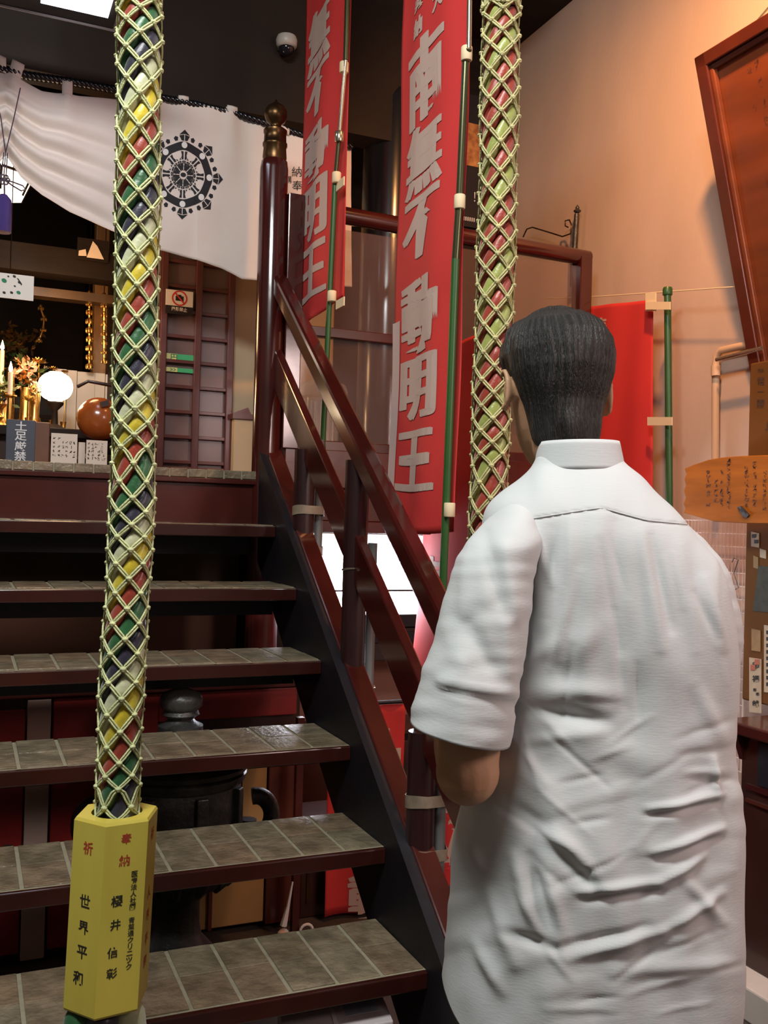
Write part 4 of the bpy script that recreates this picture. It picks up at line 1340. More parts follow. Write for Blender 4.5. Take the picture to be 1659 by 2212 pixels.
bbx = thing('brown_box', 'dark brown wooden box on the floor behind the low red banner under the stairs', 'box', (1.36, 3.43, 0))
MB().bb((1.125, 3.26, 0), (1.60, 3.58, .29)).build('body', CHESTW, bbx, bevel=.006)
MB().bb((1.12, 3.25, .29), (1.605, 3.585, .315)).build('lid', CHESTW, bbx, bevel=.005)
MB().bb((1.15, 3.255, .05), (1.16, 3.262, .25)).build('edge_strip', BRONZE, bbx)

# storage cabinet beneath the stairs
cb = thing('storage_cabinet', 'red panelled cabinet with pale pink stile under the stairs, tan board at its right', 'cabinet', (0.35, 3.35, 0))
MB().bb((-.55, 3.24, .02), (1.10, 3.60, .84)).build('carcass', CHESTW, cb)
MB().bb((-.57, 3.20, .84), (1.115, 3.60, .868)).build('top_board', LACQ, cb, bevel=.004)
MB().bb((-.55, 3.215, .04), (.187, 3.24, .80)).build('red_panel', PANELR, cb, bevel=.003)
MB().bb((.192, 3.205, .02), (.262, 3.24, .835)).build('stile', STILE, cb, bevel=.002)
MB().bb((.27, 3.215, .04), (.60, 3.24, .835)).build('red_panel', PANELR, cb, bevel=.003)
MB().bb((.60, 3.215, .74), (1.08, 3.24, .835)).build('red_panel', PANELR, cb, bevel=.003)
MB().bb((.66, 3.218, .30), (.98, 3.24, .62)).build('tan_panel', TANP, cb, bevel=.003)
MB().bb((.66, 3.218, .03), (.98, 3.24, .29)).build('tan_panel', TANP, cb, bevel=.003)
MB().bb((.985, 3.21, .02), (1.09, 3.24, .66)).build('stile', FRAMEW, cb, bevel=.003)
for k, x in enumerate((.70, .79)):
    MB().box((x, 3.208, .16), (.012, .012, .26), Matrix.Rotation(.3 * (1 - k), 3, 'Y')).build('strut', FRAMEW, cb)
t = MB(); put_text(t, [(c_, .02, .44 - .04 * k, .035, .04) for k, c_ in enumerate('奉納')], lambda u, v: Vector((u + .125, 3.212, v - .07)))
t.build('lettering', INK, cb)

# cast incense burner
ib = thing('incense_burner', 'dark cast bronze incense burner with knobbed lid and scrolled ears, standing under the stairs', 'incense burner', (.60, 2.86, 0))
C0 = Vector((.60, 2.86, 0))
MB().lathe(C0, [(.16, 0), (.165, .045), (.15, .055), (.15, .10), (.115, .14), (.08, .18), (.072, .22), (.072, .29), (.11, .33)], 32).build('foot', IRON, ib, smooth=True)
MB().lathe(C0, [(.11, .33), (.165, .355), (.195, .39), (.195, .42), (.183, .43), (.183, .64), (.195, .65), (.20, .67), (.19, .68)], 32).build('bowl', IRON, ib, smooth=True)
MB().lathe(C0, [(.20, .68), (.208, .695), (.18, .715), (.13, .745), (.095, .765), (.062, .775), (.066, .78), (.066, .805), (.045, .815), (.038, .825)], 32).build('lid', IRON, ib, smooth=True)
MB().lathe(C0, [(.038, .825), (.055, .838), (.050, .850), (.062, .862), (.063, .885), (.055, .900), (.03, .910), (.001, .914)], 20).build('knob', IRON, ib, smooth=True)
for q in range(8):
    a = q * PI / 4 + .15
    MB().box(C0 + Vector((math.cos(a) * .188, math.sin(a) * .188, .535)), (.022, .034, .20), Matrix.Rotation(a, 3, 'Z')).build('pilaster', IRON, ib, bevel=.004)
er = vr
for s in (-1, 1):
    b_ = C0 + er * s * .19 + Vector((0, 0, .535))
    P_ = []
    for q in range(22):
        a = q / 21 * PI * 1.6 - .3
        rr = .055 * (1 - q / 40)
        P_.append(b_ + er * s * (.045 + math.sin(a) * rr) + Vector((0, 0, -.02 + math.cos(a) * rr * 1.3)))
    MB().tube(P_, [.026 for q in range(22)], 10).build('ear', IRON, ib, smooth=True)
for q in range(16):
    a = q * PI / 8 + .2
    mb = MB()
    c = C0 + Vector((math.cos(a) * .185, math.sin(a) * .185, .41))
    mb.tube([c + Vector((0, 0, .05)), c + Vector((math.cos(a) * .016, math.sin(a) * .016, .02)), c + Vector((math.cos(a) * .010, math.sin(a) * .010, -.02)), c + Vector((-math.cos(a) * .03, -math.sin(a) * .03, -.06))], [.010, .016, .015, .010], 8)
    mb.build('rib', IRON, ib, smooth=True)

# small hanging things beneath the stairs
hk = thing('key_tassel', 'small pale hanging strap with coloured charm beneath the stairs', 'strap', (1.03, 3.05, .05))
a_, b_ = pY(632, 1905, 3.1), pY(612, 2000, 3.1)
MB().tube([a_, (a_ + b_) / 2 + Vector((0, 0, -.01)), b_], [.003, .006, .012], 6).build('strap', PAPERW, hk)
MB().ball(b_ + Vector((0, 0, -.03)), .022, 6, 1, .6, 1).build('charm', mat('pale_blue_cloth', (.35, .55, .60), .7, col2=(.75, .40, .25), scale=40), hk)
c = pY(662, 2003, 3.1)
mb = MB(); mb.tube([c + Vector((math.cos(a) * .022, 0, math.sin(a) * .022 - .012)) for a in [2 * PI * i / 16 for i in range(17)]], .005, 8)
tag(mb.build('white_ring', PAPERW, smooth=True), 'small white ring beneath the stairs beside the charm', 'ring')
pr_ = thing('red_prop', 'thin red upright post beneath the stairs', 'post', (1.02, 3.12, 0))
a_ = pY(640, 1880, 3.12)
MB().bb((a_.x - .012, 3.11, 0), (a_.x + .012, 3.135, .75)).build('post', LACQ, pr_)
MB().bb((a_.x - .03, 3.10, 0), (a_.x + .03, 3.145, .01)).build('base', LACQ, pr_)

# white carton under the lowest visible tread
ct = thing('white_carton', 'white cardboard carton with pale blue label on the floor under the lowest tread', 'carton', (.82, 2.20, 0))
P0, P1, P2 = pZ(850, 2205, .30), pZ(820, 2135, .30), pZ(600, 2172, .30)
e1_ = (P1 - P0); e2_ = (P2 - P1)
e2_ = e2_ * 1.0
P3 = P0 + e2_
MB().prism([(p.x, p.y, .0) for p in (P0, P1, P2, P3)], (0, 0, .30)).build('box', CARTON, ct, bevel=.003)
mid = P1 * .75 + P2 * .25 - (P1 - P0) * .45
u_ = e2_.normalized(); v_ = e1_.normalized()
MB().prism([mid + u_ * .04 + v_ * .03, mid - u_ * .04 + v_ * .03, mid - u_ * .04 - v_ * .03, mid + u_ * .04 - v_ * .03], (0, 0, .001)).build('label_sticker', mat('pale_blue_sticker', (.45, .52, .68), .5, var=.2, scale=60), ct)
MB().prism([P1 * .5 + P2 * .5 + v_ * .0 + Vector((0, 0, .0005)), P1 * .46 + P2 * .54 + Vector((0, 0, .0005)), P0 * .46 + P3 * .54 + Vector((0, 0, .0005)), P0 * .5 + P3 * .5 + Vector((0, 0, .0005))], (0, 0, .0006)).build('tape', PAPERW, ct)

# ================================================================== RIGHT WALL THINGS
# leaning framed wooden board
fb_ = thing('framed_board', 'large framed reddish wooden board with faint brushed writing, leaning out from the right wall', 'board', (2.5, 2.1, 1.9))
TL = Vector((2.27, 2.645, 3.062)); BL = Vector((2.575, 2.60, 1.93))
dn = (BL - TL); dn.y = 0
Hn = dn.length
dn.normalize()
al_ = Vector((0, -1, 0))
nn = al_.cross(dn).normalized()
if nn.x > 0: nn = -nn
BW = 1.25


def bp(a, d, n=0): return TL + al_ * a + dn * d + nn * n


def slab(a0, a1, d0, d1, n0_, n1_):
    return MB().prism([bp(a0, d0, n0_), bp(a1, d0, n0_), bp(a1, d1, n0_), bp(a0, d1, n0_)], nn * (n1_ - n0_))


slab(.03, BW - .03, .03, Hn - .03, -.045, -.030).build('panel', SIGNW, fb_)
for a0, a1, d0, d1, nm in ((0, BW, 0, .045, 'frame_rail'), (0, BW, Hn - .045, Hn, 'frame_rail'), (0, .05, .0, Hn, 'frame_stile'), (BW - .05, BW, .0, Hn, 'frame_stile')):
    slab(a0, a1, d0, d1, -.045, .0).build(nm, FRAMEW, fb_, bevel=.004)
slab(.05, .068, .045, Hn - .045, -.03, -.010).build('moulding', SIGNW, fb_, bevel=.004)
slab(.05, BW - .05, .045, .066, -.03, -.010).build('moulding', CHESTW, fb_, bevel=.004)
t = MB(); rn = random.Random(11)
for cx in (.20, .235, .30, .36, .42, .5, .58, .66, .74, .82, .9):
    for k in range(15):
        if rn.random() < .75:
            scribble(t, cx, .12 + k * .062, .022, .04, lambda u, v: bp(u, v, -.0294), rn, .28)
t.build('lettering', mat('faded_brush_ink', (.11, .03, .015), .6), fb_)
MB().tube([bp(.2, .01, -.04), Vector((2.6, bp(.2, 0).y, 3.4))], .004, 6).build('hanging_wire', STEEL, fb_)

# irregular pine plaque with handwriting
pk = thing('pine_plaque', 'rough cut orange pine plaque with handwritten columns, bark edge at left, on the right', 'plaque', pX(1600, 1128, 2.36))
XP = 2.36
outl = [(1478, 1012), (1497, 1004), (1530, 993), (1560, 988), (1600, 985), (1659, 983), (1720, 984), (1720, 1128), (1659, 1131), (1600, 1130), (1545, 1127), (1515, 1119), (1476, 1108),
        (1480, 1098), (1476, 1088), (1481, 1075), (1477, 1060), (1481, 1048), (1478, 1035), (1482, 1024)]
mb = MB(); mb.prism([pX(x, y, XP) for x, y in outl], (.028, 0, 0)); mb.build('board', PLAQW, pk, bevel=.003)
t = MB(); rn = random.Random(5)
for cx, y0, y1 in ((1530, 1020, 1100), (1546, 1010, 1100), (1558, 1000, 1095), (1574, 985 + 10, 1100), (1613, 1010, 1100), (1630, 1000, 1095), (1652, 1020, 1105)):
    y = y0
    while y < y1:
        if rn.random() < .85:
            scribble(t, cx, y, 9, 10, lambda u, v: pX(u, v, XP - .001), rn, .2)
        y += 10
t.build('lettering', mat('burnt_ink', (.10, .035, .015), .6), pk)
mb = MB(); mb.prism([pX(x, y, XP - .006) for x, y in ((1592, 1096), (1600, 1093), (1618, 1112), (1612, 1119), (1606, 1117))], (.005, 0, 0)); mb.build('metal_chip', IRON, pk)

# brown notice post with stickers
ps = thing('notice_post', 'tall brown wooden post plastered with old paper stickers, right edge', 'post', (2.5, 2.45, .845))
XS = 2.47
yl0 = pX(1617, 900, XS).y
ztp = pX(1620, 785, XS).z
MB().bb((XS, yl0 - .42, .845), (XS + .08, yl0, ztp)).build('post', POSTW, ps, bevel=.006)
STK0 = mat('aged_sticker', (.56, .47, .33), .85, var=.15, scale=30)
STK1 = mat('tan_sticker', (.36, .24, .11), .85, var=.2, scale=30)
STK2 = mat('dark_green_sticker', (.07, .075, .05), .8, var=.3, scale=40)
mk = lambda dx: (lambda u, v: pX(u, v, XS - dx))
STK = ((1623, 1148, 1640, 1180, 0), (1642, 1185, 1655, 1204, 0), (1628, 1200, 1638, 1226, 1), (1633, 1222, 1675, 1320, 2), (1624, 1358, 1643, 1405, 1), (1619, 1420, 1645, 1538, 0), (1651, 1350, 1680, 1495, 3))
for i, (x0, y0, x1, y1, kd) in enumerate(STK):
    m_ = (STK0, STK1, STK2, STK0)[kd]
    sk_ = 6 if kd == 2 else 0
    P_ = [pX(x0 + sk_, y0, XS - .001), pX(x1 + sk_, y0 + 4, XS - .001), pX(x1 - sk_, y1 + 3, XS - .001), pX(x0 - sk_, y1, XS - .001)]
    MB().prism(P_, (-.0015, 0, 0)).build('sticker', m_, ps)
t = MB()
put_text(t, [(c_, 1632, y, 15, -15) for c_, y in (('印', 1437), ('福', 1466), ('銭', 1520))], mk(.004), bold=.03)
for x, y, r in ((1630, 1490, 3), (1636, 1499, 3), (1628, 1158, 4), (1633, 1170, 4)):
    t.add([mk(.004)(x - r, y - r), mk(.004)(x + r, y - r), mk(.004)(x + r, y + r), mk(.004)(x - r, y + r)], [(0, 1, 2, 3)])
for k in range(9):
    t.add([mk(.004)(1655, 1362 + k * 14), mk(.004)(1662, 1362 + k * 14), mk(.004)(1662, 1370 + k * 14), mk(.004)(1655, 1370 + k * 14)], [(0, 1, 2, 3)])
t.build('lettering', INK, ps)
t = MB()
for x, y in ((1635, 1430), (1626, 1442)):
    t.add([mk(.0045)(x - 5, y - 6), mk(.0045)(x + 5, y - 6), mk(.0045)(x + 5, y + 6), mk(.0045)(x - 5, y + 6)], [(0, 1, 2, 3)])
t.build('red_stamp', mat('stamp_red', (.45, .13, .07), .7), ps)
t = MB()
put_text(t, [('納', 1643, 800, 14, -10), ('艫', 1643, 823, 17, -18), ('一', 1643, 846, 14, -12), ('圓', 1643, 872, 17, -18), ('上', 1657, 920, 10, -18)], mk(.001), bold=.03)
t.build('brushed_characters', mat('old_ink', (.07, .035, .018), .6), ps)

# wire grid panel
wg = thing('wire_grid', 'white coated wire grid panel hung on the right wall beside the notice post', 'grid panel', (2.55, 2.75, .7))
XG = 2.55
ya, yb = pX(1612, 1300, XG).y, pX(1536, 1300, XG).y + .2
zt_ = pX(1580, 1125, XG).z
for k in range(20):
    z = zt_ - .047 * k
    MB().tube([(XG, ya, z), (XG, yb, z)], .0018, 6).build('wire', WIRE, wg)
for k in range(22):
    y = ya + (yb - ya) * k / 21
    MB().tube([(XG - .003, y, zt_), (XG - .003, y, zt_ - .047 * 19)], .0012 if k else .004, 6).build('wire', WIRE, wg)
a_ = pX(1590, 1215, XG - .02)
MB().tube([a_ + Vector((0, .02, 0)), a_ + Vector((0, .01, .015)), a_ + Vector((0, -.01, .01)), a_ + Vector((0, .01, -.04)), a_ + Vector((0, -.015, -.09)), a_ + Vector((0, .01, -.10))], .002, 6).build('hook', GREYP, wg)

# conduit
cdn = thing('wall_conduit', 'beige painted conduit pipe bending along the right wall above the pine plaque', 'pipe', pX(1545, 990, 2.57))
MB().tube([pX(1545, 1100, 2.57), pX(1546, 790, 2.57), pX(1548, 768, 2.57), pX(1558, 757, 2.57), pX(1600, 748, 2.57), pX(1645, 740, 2.57)], .014, 12).build('pipe', PVC, cdn, smooth=True)
MB().tube([pX(1546, 790, 2.56), pX(1546, 812, 2.56)], .017, 12).build('coupling', PVC, cdn, smooth=True)
MB().tube([pX(1548, 777, 2.52), pX(1592, 766, 2.52), pX(1645, 752, 2.52)], .008, 10).build('handle_rod', STEEL, cdn, smooth=True)

# wrought iron wall bracket
wb = thing('iron_bracket', 'small wrought iron bracket with curl and finial on the right wall above the man', 'bracket', pX(1245, 560, 2.57))
XB = 2.56
MB().tube([pX(1246, 462, XB), pX(1240, 560, XB), pX(1238, 620, XB)], [.012, .013, .011], 10).build('upright', IRON, wb, smooth=True)
c = pX(1247, 455, XB)
MB().lathe(c - Vector((0, 0, .012)), [(.006, 0), (.016, .006), (.018, .012), (.008, .02), (.010, .026), (.001, .04)], 12).build('finial', IRON, wb, smooth=True)
P_ = [pX(x, y, XB - .02) for x, y in ((1130, 512), (1138, 495), (1150, 491), (1180, 500), (1215, 511), (1232, 505), (1236, 490), (1230, 475), (1221, 477), (1221, 488), (1227, 491))]
MB().tube(P_, .0035, 8).build('scroll', BRONZE, wb, smooth=True)
MB().box(pX(1240, 590, XB + .012), (.012, .05, .12)).build('backplate', IRON, wb, bevel=.003)

# lacquered chest, lower right
ch_ = thing('lacquered_chest', 'dark lacquered offering chest with red top board, at the lower right edge', 'chest', (2.38, 1.85, .1))
XC, YC = 2.22, 2.29
MB().bb((XC, YC - .95, .10), (2.58, YC, .80)).build('body', CHESTW, ch_, bevel=.004)
MB().bb((XC - .05, YC - 1.0, .805), (2.59, YC + .04, .842)).build('top_board', LACQ, ch_, bevel=.006)
MB().prism([(XC - .03, YC + .01, .80), (XC, YC + .01, .80), (XC, YC + .01, .72)], (0, -.02, 0)).build('corner_bracket', LACQ_D, ch_)
MB().bb((XC - .012, YC - .93, .64), (XC, YC - .03, .655)).build('rail', LACQ_D, ch_)
MB().bb((XC - .012, YC - .93, .60), (XC, YC - .03, .61)).build('rail', FRAMEW, ch_)
MB().bb((XC - .004, YC - .90, .66), (XC + .002, YC - .07, .79)).build('recess', BLACKW, ch_)
pn_ = tag(MB().bb((XC - .10, YC - 1.1, 0), (2.60, YC + .10, .10)).build('stone_plinth', PLASTERW, bevel=.006), 'pale stone plinth under the lacquered chest', 'plinth')
tag(MB().ball(pX(1578, 2062, 2.3), .012, 6).build('cream_bead', WAX, smooth=True), 'small cream bead by the stone plinth', 'bead') if False else None

# ================================================================== THE MAN
man = thing('person', 'man in white short sleeved shirt and dark trousers seen from behind, left elbow bent', 'person', (0.86, 1.22, 0))
DM = 1.45
E1 = Vector((math.cos(YAW), math.sin(YAW), 0))        # right in the picture
E2 = Vector((-math.sin(YAW), math.cos(YAW), 0))       # away from the camera
EZ = Vector((0, 0, 1))


def P3(e1, e2, z): return E1 * e1 + E2 * e2 + EZ * z


def pe(x, y, D=DM):
    p = pD(x, y, D)
    return p.dot(E1), p.z


ROWS = [  # y, left x, right x, half depth, e2 shift
    (985, 1172, 1345, .050, .030), (1005, 1158, 1362, .056, .028), (1030, 1128, 1388, .066, .022), (1060, 1090, 1412, .078, .014), (1090, 1058, 1440, .090, .008), (1120, 1046, 1466, .100, .004),
    (1160, 1045, 1498, .108, 0), (1220, 1052, 1537, .114, 0), (1300, 1062, 1568, .118, 0), (1400, 1068, 1583, .120, 0), (1500, 1066, 1583, .120, .002),
    (1600, 1045, 1578, .125, .004), (1700, 1010, 1587, .132, .006), (1800, 985, 1596, .138, .006), (1900, 975, 1597, .140, .006), (2000, 966, 1592, .142, .006), (2110, 956, 1587, .144, .006), (2260, 948, 1580, .146, .006), (2330, 948, 1578, .146, .006)]


def row(y):
    y = max(ROWS[0][0], min(ROWS[-1][0], y))
    for k in range(len(ROWS) - 1):
        a, b = ROWS[k], ROWS[k + 1]
        if y <= b[0]:
            t_ = (y - a[0]) / (b[0] - a[0])
            p0 = ROWS[max(k - 1, 0)]; p3 = ROWS[min(k + 2, len(ROWS) - 1)]
            out = []
            for j in range(1, 5):
                m1 = (b[j] - p0[j]) / max(1, (b[0] - p0[0])) * (b[0] - a[0])
                m2 = (p3[j] - a[j]) / max(1, (p3[0] - a[0])) * (b[0] - a[0])
                h = t_
                out.append((2 * h ** 3 - 3 * h * h + 1) * a[j] + (h ** 3 - 2 * h * h + h) * m1 + (-2 * h ** 3 + 3 * h * h) * b[j] + (h ** 3 - h * h) * m2)
            return out
    return list(ROWS[-1][1:])


FOLDS = [  # x0,y0,x1,y1, width px, height mm (+ out)
    (1235, 1125, 1210, 1420, 16, 4), (1195, 1150, 1175, 1330, 20, -5), (1290, 1120, 1260, 1480, 22, 3.5), (1330, 1130, 1345, 1400, 16, -3), (1385, 1150, 1425, 1400, 14, 4), (1410, 1160, 1450, 1360, 12, -4),
    (1470, 1180, 1500, 1400, 18, 3.5), (1520, 1250, 1560, 1400, 12, 4), (1500, 1280, 1545, 1380, 9, -3), (1120, 1180, 1160, 1420, 26, -6), (1150, 1150, 1190, 1260, 14, 5),
    (1150, 1490, 1330, 1500, 26, 6), (1140, 1530, 1310, 1560, 18, -7), (1140, 1600, 1290, 1580, 16, 3), (1120, 1640, 1200, 1740, 30, 5), (1110, 1440, 1220, 1380, 26, 5),
    (1400, 1745, 1560, 1715, 9, 6), (1395, 1762, 1555, 1735, 9, -4), (1410, 1840, 1560, 1790, 10, 6), (1420, 1860, 1560, 1812, 10, -4), (1540, 1640, 1550, 1720, 9, 6),
    (1250, 1925, 1420, 1905, 12, 6), (1420, 1905, 1520, 1850, 12, 6), (1260, 1945, 1430, 1925, 12, -4), (1200, 1790, 1280, 1880, 16, 5), (1190, 1830, 1300, 1930, 14, -5),
    (1110, 1740, 1180, 1800, 20, -6), (1150, 1780, 1230, 1830, 16, 5), (1110, 1850, 1160, 2010, 16, 7), (1145, 1850, 1190, 2000, 14, -6), (1180, 1880, 1215, 2020, 14, 6),
    (1060, 1930, 1110, 2080, 18, 6), (1030, 2040, 1080, 2140, 16, 6), (1090, 2010, 1200, 2050, 14, -5), (1230, 2070, 1430, 2010, 14, 6), (1430, 2010, 1560, 1930, 12, 5), (1200, 2050, 1400, 2000, 12, -4),
    (1300, 1350, 1200, 1450, 30, 4), (1250, 1600, 1420, 1650, 40, 4), (1500, 1480, 1560, 1600, 20, 4), (1480, 1900, 1560, 1990, 14, 5), (1330, 2100, 1560, 2080, 20, 4), (1010, 1800, 1040, 1900, 20, 5)]


def seg_d(px_, py_, x0, y0, x1, y1):
    dx, dy = x1 - x0, y1 - y0
    L2 = dx * dx + dy * dy
    t_ = ((px_ - x0) * dx + (py_ - y0) * dy) / L2
    tc = max(0, min(1, t_))
    return math.hypot(px_ - x0 - dx * tc, py_ - y0 - dy * tc), tc


RF = random.Random(21)
for _k in range(46):      # small secondary creases following the main pull lines
    _x, _y = RF.uniform(1110, 1560), RF.uniform(1180, 2200)
    if _y < 1500: _a = RF.gauss(PI / 2 + (.12 if _x < 1300 else -.14), .12); _l = RF.uniform(50, 130)
    else: _a = RF.gauss((-.22 if _x > 1250 else .95), .22); _l = RF.uniform(35, 95)
    FOLDS.append((_x - math.cos(_a) * _l, _y - math.sin(_a) * _l, _x + math.cos(_a) * _l, _y + math.sin(_a) * _l, RF.uniform(6, 10), RF.choice((-1, 1)) * RF.uniform(1.0, 2.2)))


def fold_disp(x, y):
    d = 0
    for x0, y0, x1, y1, wd, am in FOLDS:
        if abs(x - (x0 + x1) / 2) > abs(x1 - x0) / 2 + 3 * wd or abs(y - (y0 + y1) / 2) > abs(y1 - y0) / 2 + 3 * wd: continue
        q, tc = seg_d(x, y, x0, y0, x1, y1)
        d += am * .0015 * math.exp(-(q / wd) ** 2 * 1.2) * (.25 + .65 * math.sin(PI * min(1, max(0, tc * .9 + .05))))
    return d


def yoke_y(x):
    return interp([(1000, 1150), (1100, 1128), (1156, 1119), (1243, 1105), (1298, 1097), (1397, 1124), (1490, 1133), (1600, 1150)], x)


def shirt_pt(u, v):
    a = 2 * PI * u - PI / 2            # u = 0 : back centre (towards the camera)
    ca, sa = math.cos(a), math.sin(a)
    # hem: higher at the sides
    side = abs(ca)
    yh = 2300 - (185 if ca < 0 else 60) * side ** 2
    y = 985 + (yh - 985) * v
    xl, xr, b_, sh = row(y)
    e0, _ = pe(xl, y); e1_, z = pe(xr, y)
    zz = (pe(xl, y)[1] * (1 - ca) + z * (1 + ca)) / 2
    ec, ha = (e0 + e1_) / 2, (e1_ - e0) / 2
    n_ = 2.35
    r_ = (abs(ca) ** n_ + abs(sa) ** n_) ** (-1 / n_)
    X_, Y_ = r_ * ca * ha, r_ * sa * b_
    cc = pD(829.5, 1106, DM).dot(E2)
    P = P3(ec + X_, cc + sh + Y_, zz)
    px_, py_ = px_of(P)
    nrm = (E1 * ca * b_ + E2 * sa * ha).normalized()
    d = 0
    back = max(0, -sa)
    if back > 0: d += fold_disp(px_, py_) * min(1, back * 2.0)
    q_ = (px_ + py_ * .35) * .008
    d += .008 * noise.noise(Vector((px_ * .010, py_ * .004, 3.1))) + .0030 * noise.noise(Vector((px_ * .022, py_ * .010, 7.7)))
    d += .0045 * max(0, noise.noise(Vector((px_ * .006, (py_ + .3 * px_) * .020, 5.5)))) * min(1, max(0, (py_ - 1450) / 200))
    # shoulder blade softness and hanging looseness
    yy = yoke_y(px_)
    if back > 0: d += .0016 * (1 if py_ < yy else 0) - .0012 * math.exp(-((py_ - yy - 2) / 3.0) ** 2)
    return P + nrm * d


MB().grid(shirt_pt, 260, 300, wrap=True).build('shirt', SHIRT, man, smooth='all', solid=.0014)
# yoke seam and collar
mb = MB()
SL = []
for k in range(60):
    u = -.21 + .42 * k / 59
    # find v where the surface meets the yoke line
    lo, hi = .02, .25
    for _ in range(12):
        md_ = (lo + hi) / 2
        p_ = shirt_pt(u % 1.0, md_)
        x_, y_ = px_of(p_)
        if y_ < yoke_y(x_): lo = md_
        else: hi = md_
    SL.append(shirt_pt(u % 1.0, lo) + E2 * -.0005)
mb.tube(SL, .0011, 5)
mb.build('yoke_seam', SHIRT, man, smooth='all')


def collar(u, v):
    a = 2 * PI * u - PI / 2
    ca, sa = math.cos(a), math.sin(a)
    # stand goes up then folds over outside and down
    if v < .4: h, o = v / .4, 0.0
    else: h, o = 1 - (v - .4) / .6 * 1.05, .25 + .75 * (v - .4) / .6
    xl, xr = 1172 - 12 * o, 1345 + 14 * o
    y = 1012 - 62 * h + 12 * (o > 0) * 0
    e0, z0 = pe(xl, y); e1_, z1 = pe(xr, y)
    cc = pD(829.5, 1106, DM).dot(E2)
    ha = (e1_ - e0) / 2 * (1 - .03 * h)
    zz = (z0 * (1 - ca) + z1 * (1 + ca)) / 2 - .030 * max(0, sa) 
    return P3((e0 + e1_) / 2 + ca * ha, cc + .030 + sa * (.060 + .008 * o), zz)


MB().grid(collar, 72, 14, wrap=True).build('collar', SHIRT, man, smooth='all', solid=.0018)

# sleeves: rings along the upper arm, in picture columns at the arm's depth
def sleeve(rows_, D0, name, hemtilt, flip=1):
    """rows_: (xc, yc, half width px, half depth m, D)"""
    mb = MB()
    N_, M_ = 72, 80

    def f(u, v):
        t_ = v * (len(rows_) - 1)
        k = min(int(t_), len(rows_) - 2)
        q = t_ - k
        p0, a_, b2_, p3 = rows_[max(k - 1, 0)], rows_[k], rows_[k + 1], rows_[min(k + 2, len(rows_) - 1)]
        xc, yc, hw, hd, D = [.5 * (2 * a_[j] + (b2_[j] - p0[j]) * q + (2 * p0[j] - 5 * a_[j] + 4 * b2_[j] - p3[j]) * q * q + (3 * a_[j] - p0[j] - 3 * b2_[j] + p3[j]) * q ** 3) for j in range(5)]
        a = 2 * PI * u
        ca, sa = math.cos(a), math.sin(a)
        tilt = hemtilt * v + (-.55 * (1 - v) ** 2) * flip
        P = pD(xc + ca * hw * math.cos(tilt), yc + ca * hw * math.sin(tilt), D) + E2 * (sa * hd)
        n_ = (E1 * ca + E2 * sa)
        px_, py_ = px_of(P)
        d = .005 * noise.noise(Vector((px_ * .014, py_ * .007, 9 + D0))) + .003 * noise.noise(Vector((px_ * .01, py_ * .035, 4))) + fold_arm(px_, py_) * max(0, -sa)
        if v > .90: d += .0015
        return P + n_ * d
    mb.grid(f, N_, M_, wrap=True)
    return mb.build(name, SHIRT, man, smooth='all', solid=.0016)


AF = [(1010, 1170, 1000, 1330, 16, 5), (1045, 1150, 1080, 1300, 16, -6), (1090, 1180, 1110, 1330, 18, 5), (1010, 1350, 1060, 1440, 20, -6), (1000, 1440, 960, 1480, 16, 4), (950, 1470, 1110, 1500, 9, 4), (950, 1490, 1110, 1520, 9, -4), (930, 1300, 990, 1420, 24, 4), (1090, 1350, 1100, 1480, 16, 5)]


def fold_arm(x, y):
    d = 0
    for x0, y0, x1, y1, wd, am in AF:
        q, tc = seg_d(x, y, x0, y0, x1, y1)
        d += am * .001 * math.exp(-(q / wd) ** 2 * 1.2)
    return d


sleeve([(1092, 1092, 30, .030, 1.43), (1090, 1128, 62, .058, 1.40), (1082, 1180, 88, .074, 1.38), (1062, 1260, 92, .078, 1.37), (1040, 1360, 96, .080, 1.36), (1018, 1460, 102, .082, 1.35), (993, 1582, 106, .085, 1.345)], 1.0, 'left_sleeve', .22)
sleeve([(1420, 1100, 45, .035, 1.50), (1460, 1150, 62, .06, 1.54), (1490, 1220, 72, .085, 1.55), (1508, 1320, 76, .095, 1.57), (1512, 1420, 76, .095, 1.59), (1508, 1540, 74, .08, 1.62)], 2.0, 'right_sleeve', -.1, -1)

# body: one continuous surface (volumes fused by voxel remesh)
cc2 = pD(829.5, 1106, DM).dot(E2)
body = MB()
hc_ = pD(1200, 838, 1.535)                       # head centre
hd_yaw = math.radians(14)                        # turned a little to the left, towards the shrine
hF = (E2 * math.cos(hd_yaw) - E1 * math.sin(hd_yaw)).normalized()   # face direction
hR = hF.cross(EZ).normalized()
hF = (hF * math.cos(.12) - EZ * math.sin(.12)).normalized()
hU = hR.cross(hF).normalized()


def hp(r_, f_, u_): return hc_ + hR * r_ + hF * f_ + hU * u_


# head rings from chin to crown: (u, half width, front, back)
HR_ = [(-.118, .022, .078, -.030), (-.108, .036, .084, -.02), (-.090, .050, .086, .045), (-.070, .058, .088, .062), (-.045, .064, .090, .078), (-.015, .070, .092, .090), (.015, .074, .092, .097),
       (.045, .076, .091, .098), (.070, .073, .084, .094), (.090, .064, .070, .080), (.105, .048, .050, .058), (.114, .026, .026, .030)]
rs_ = []
for u_, hw, fr_, bk_ in HR_:
    L_ = []
    for q in range(28):
        a = 2 * PI * q / 28
        s_ = math.sin(a)
        L_.append(hp(math.cos(a) * hw, s_ * (fr_ if s_ > 0 else bk_), u_))
    rs_.append(L_)
body.rings(rs_)
body.ball(hp(0, .098, -.022), .013, 6)                                   # nose tip
body.tube([hp(0, .088, .018), hp(0, .097, -.02)], [.007, .011], 8)
body.tube([hp(-.024, .083, -.058), hp(0, .0905, -.056), hp(.024, .083, -.058)], .0055, 8)   # upper lip
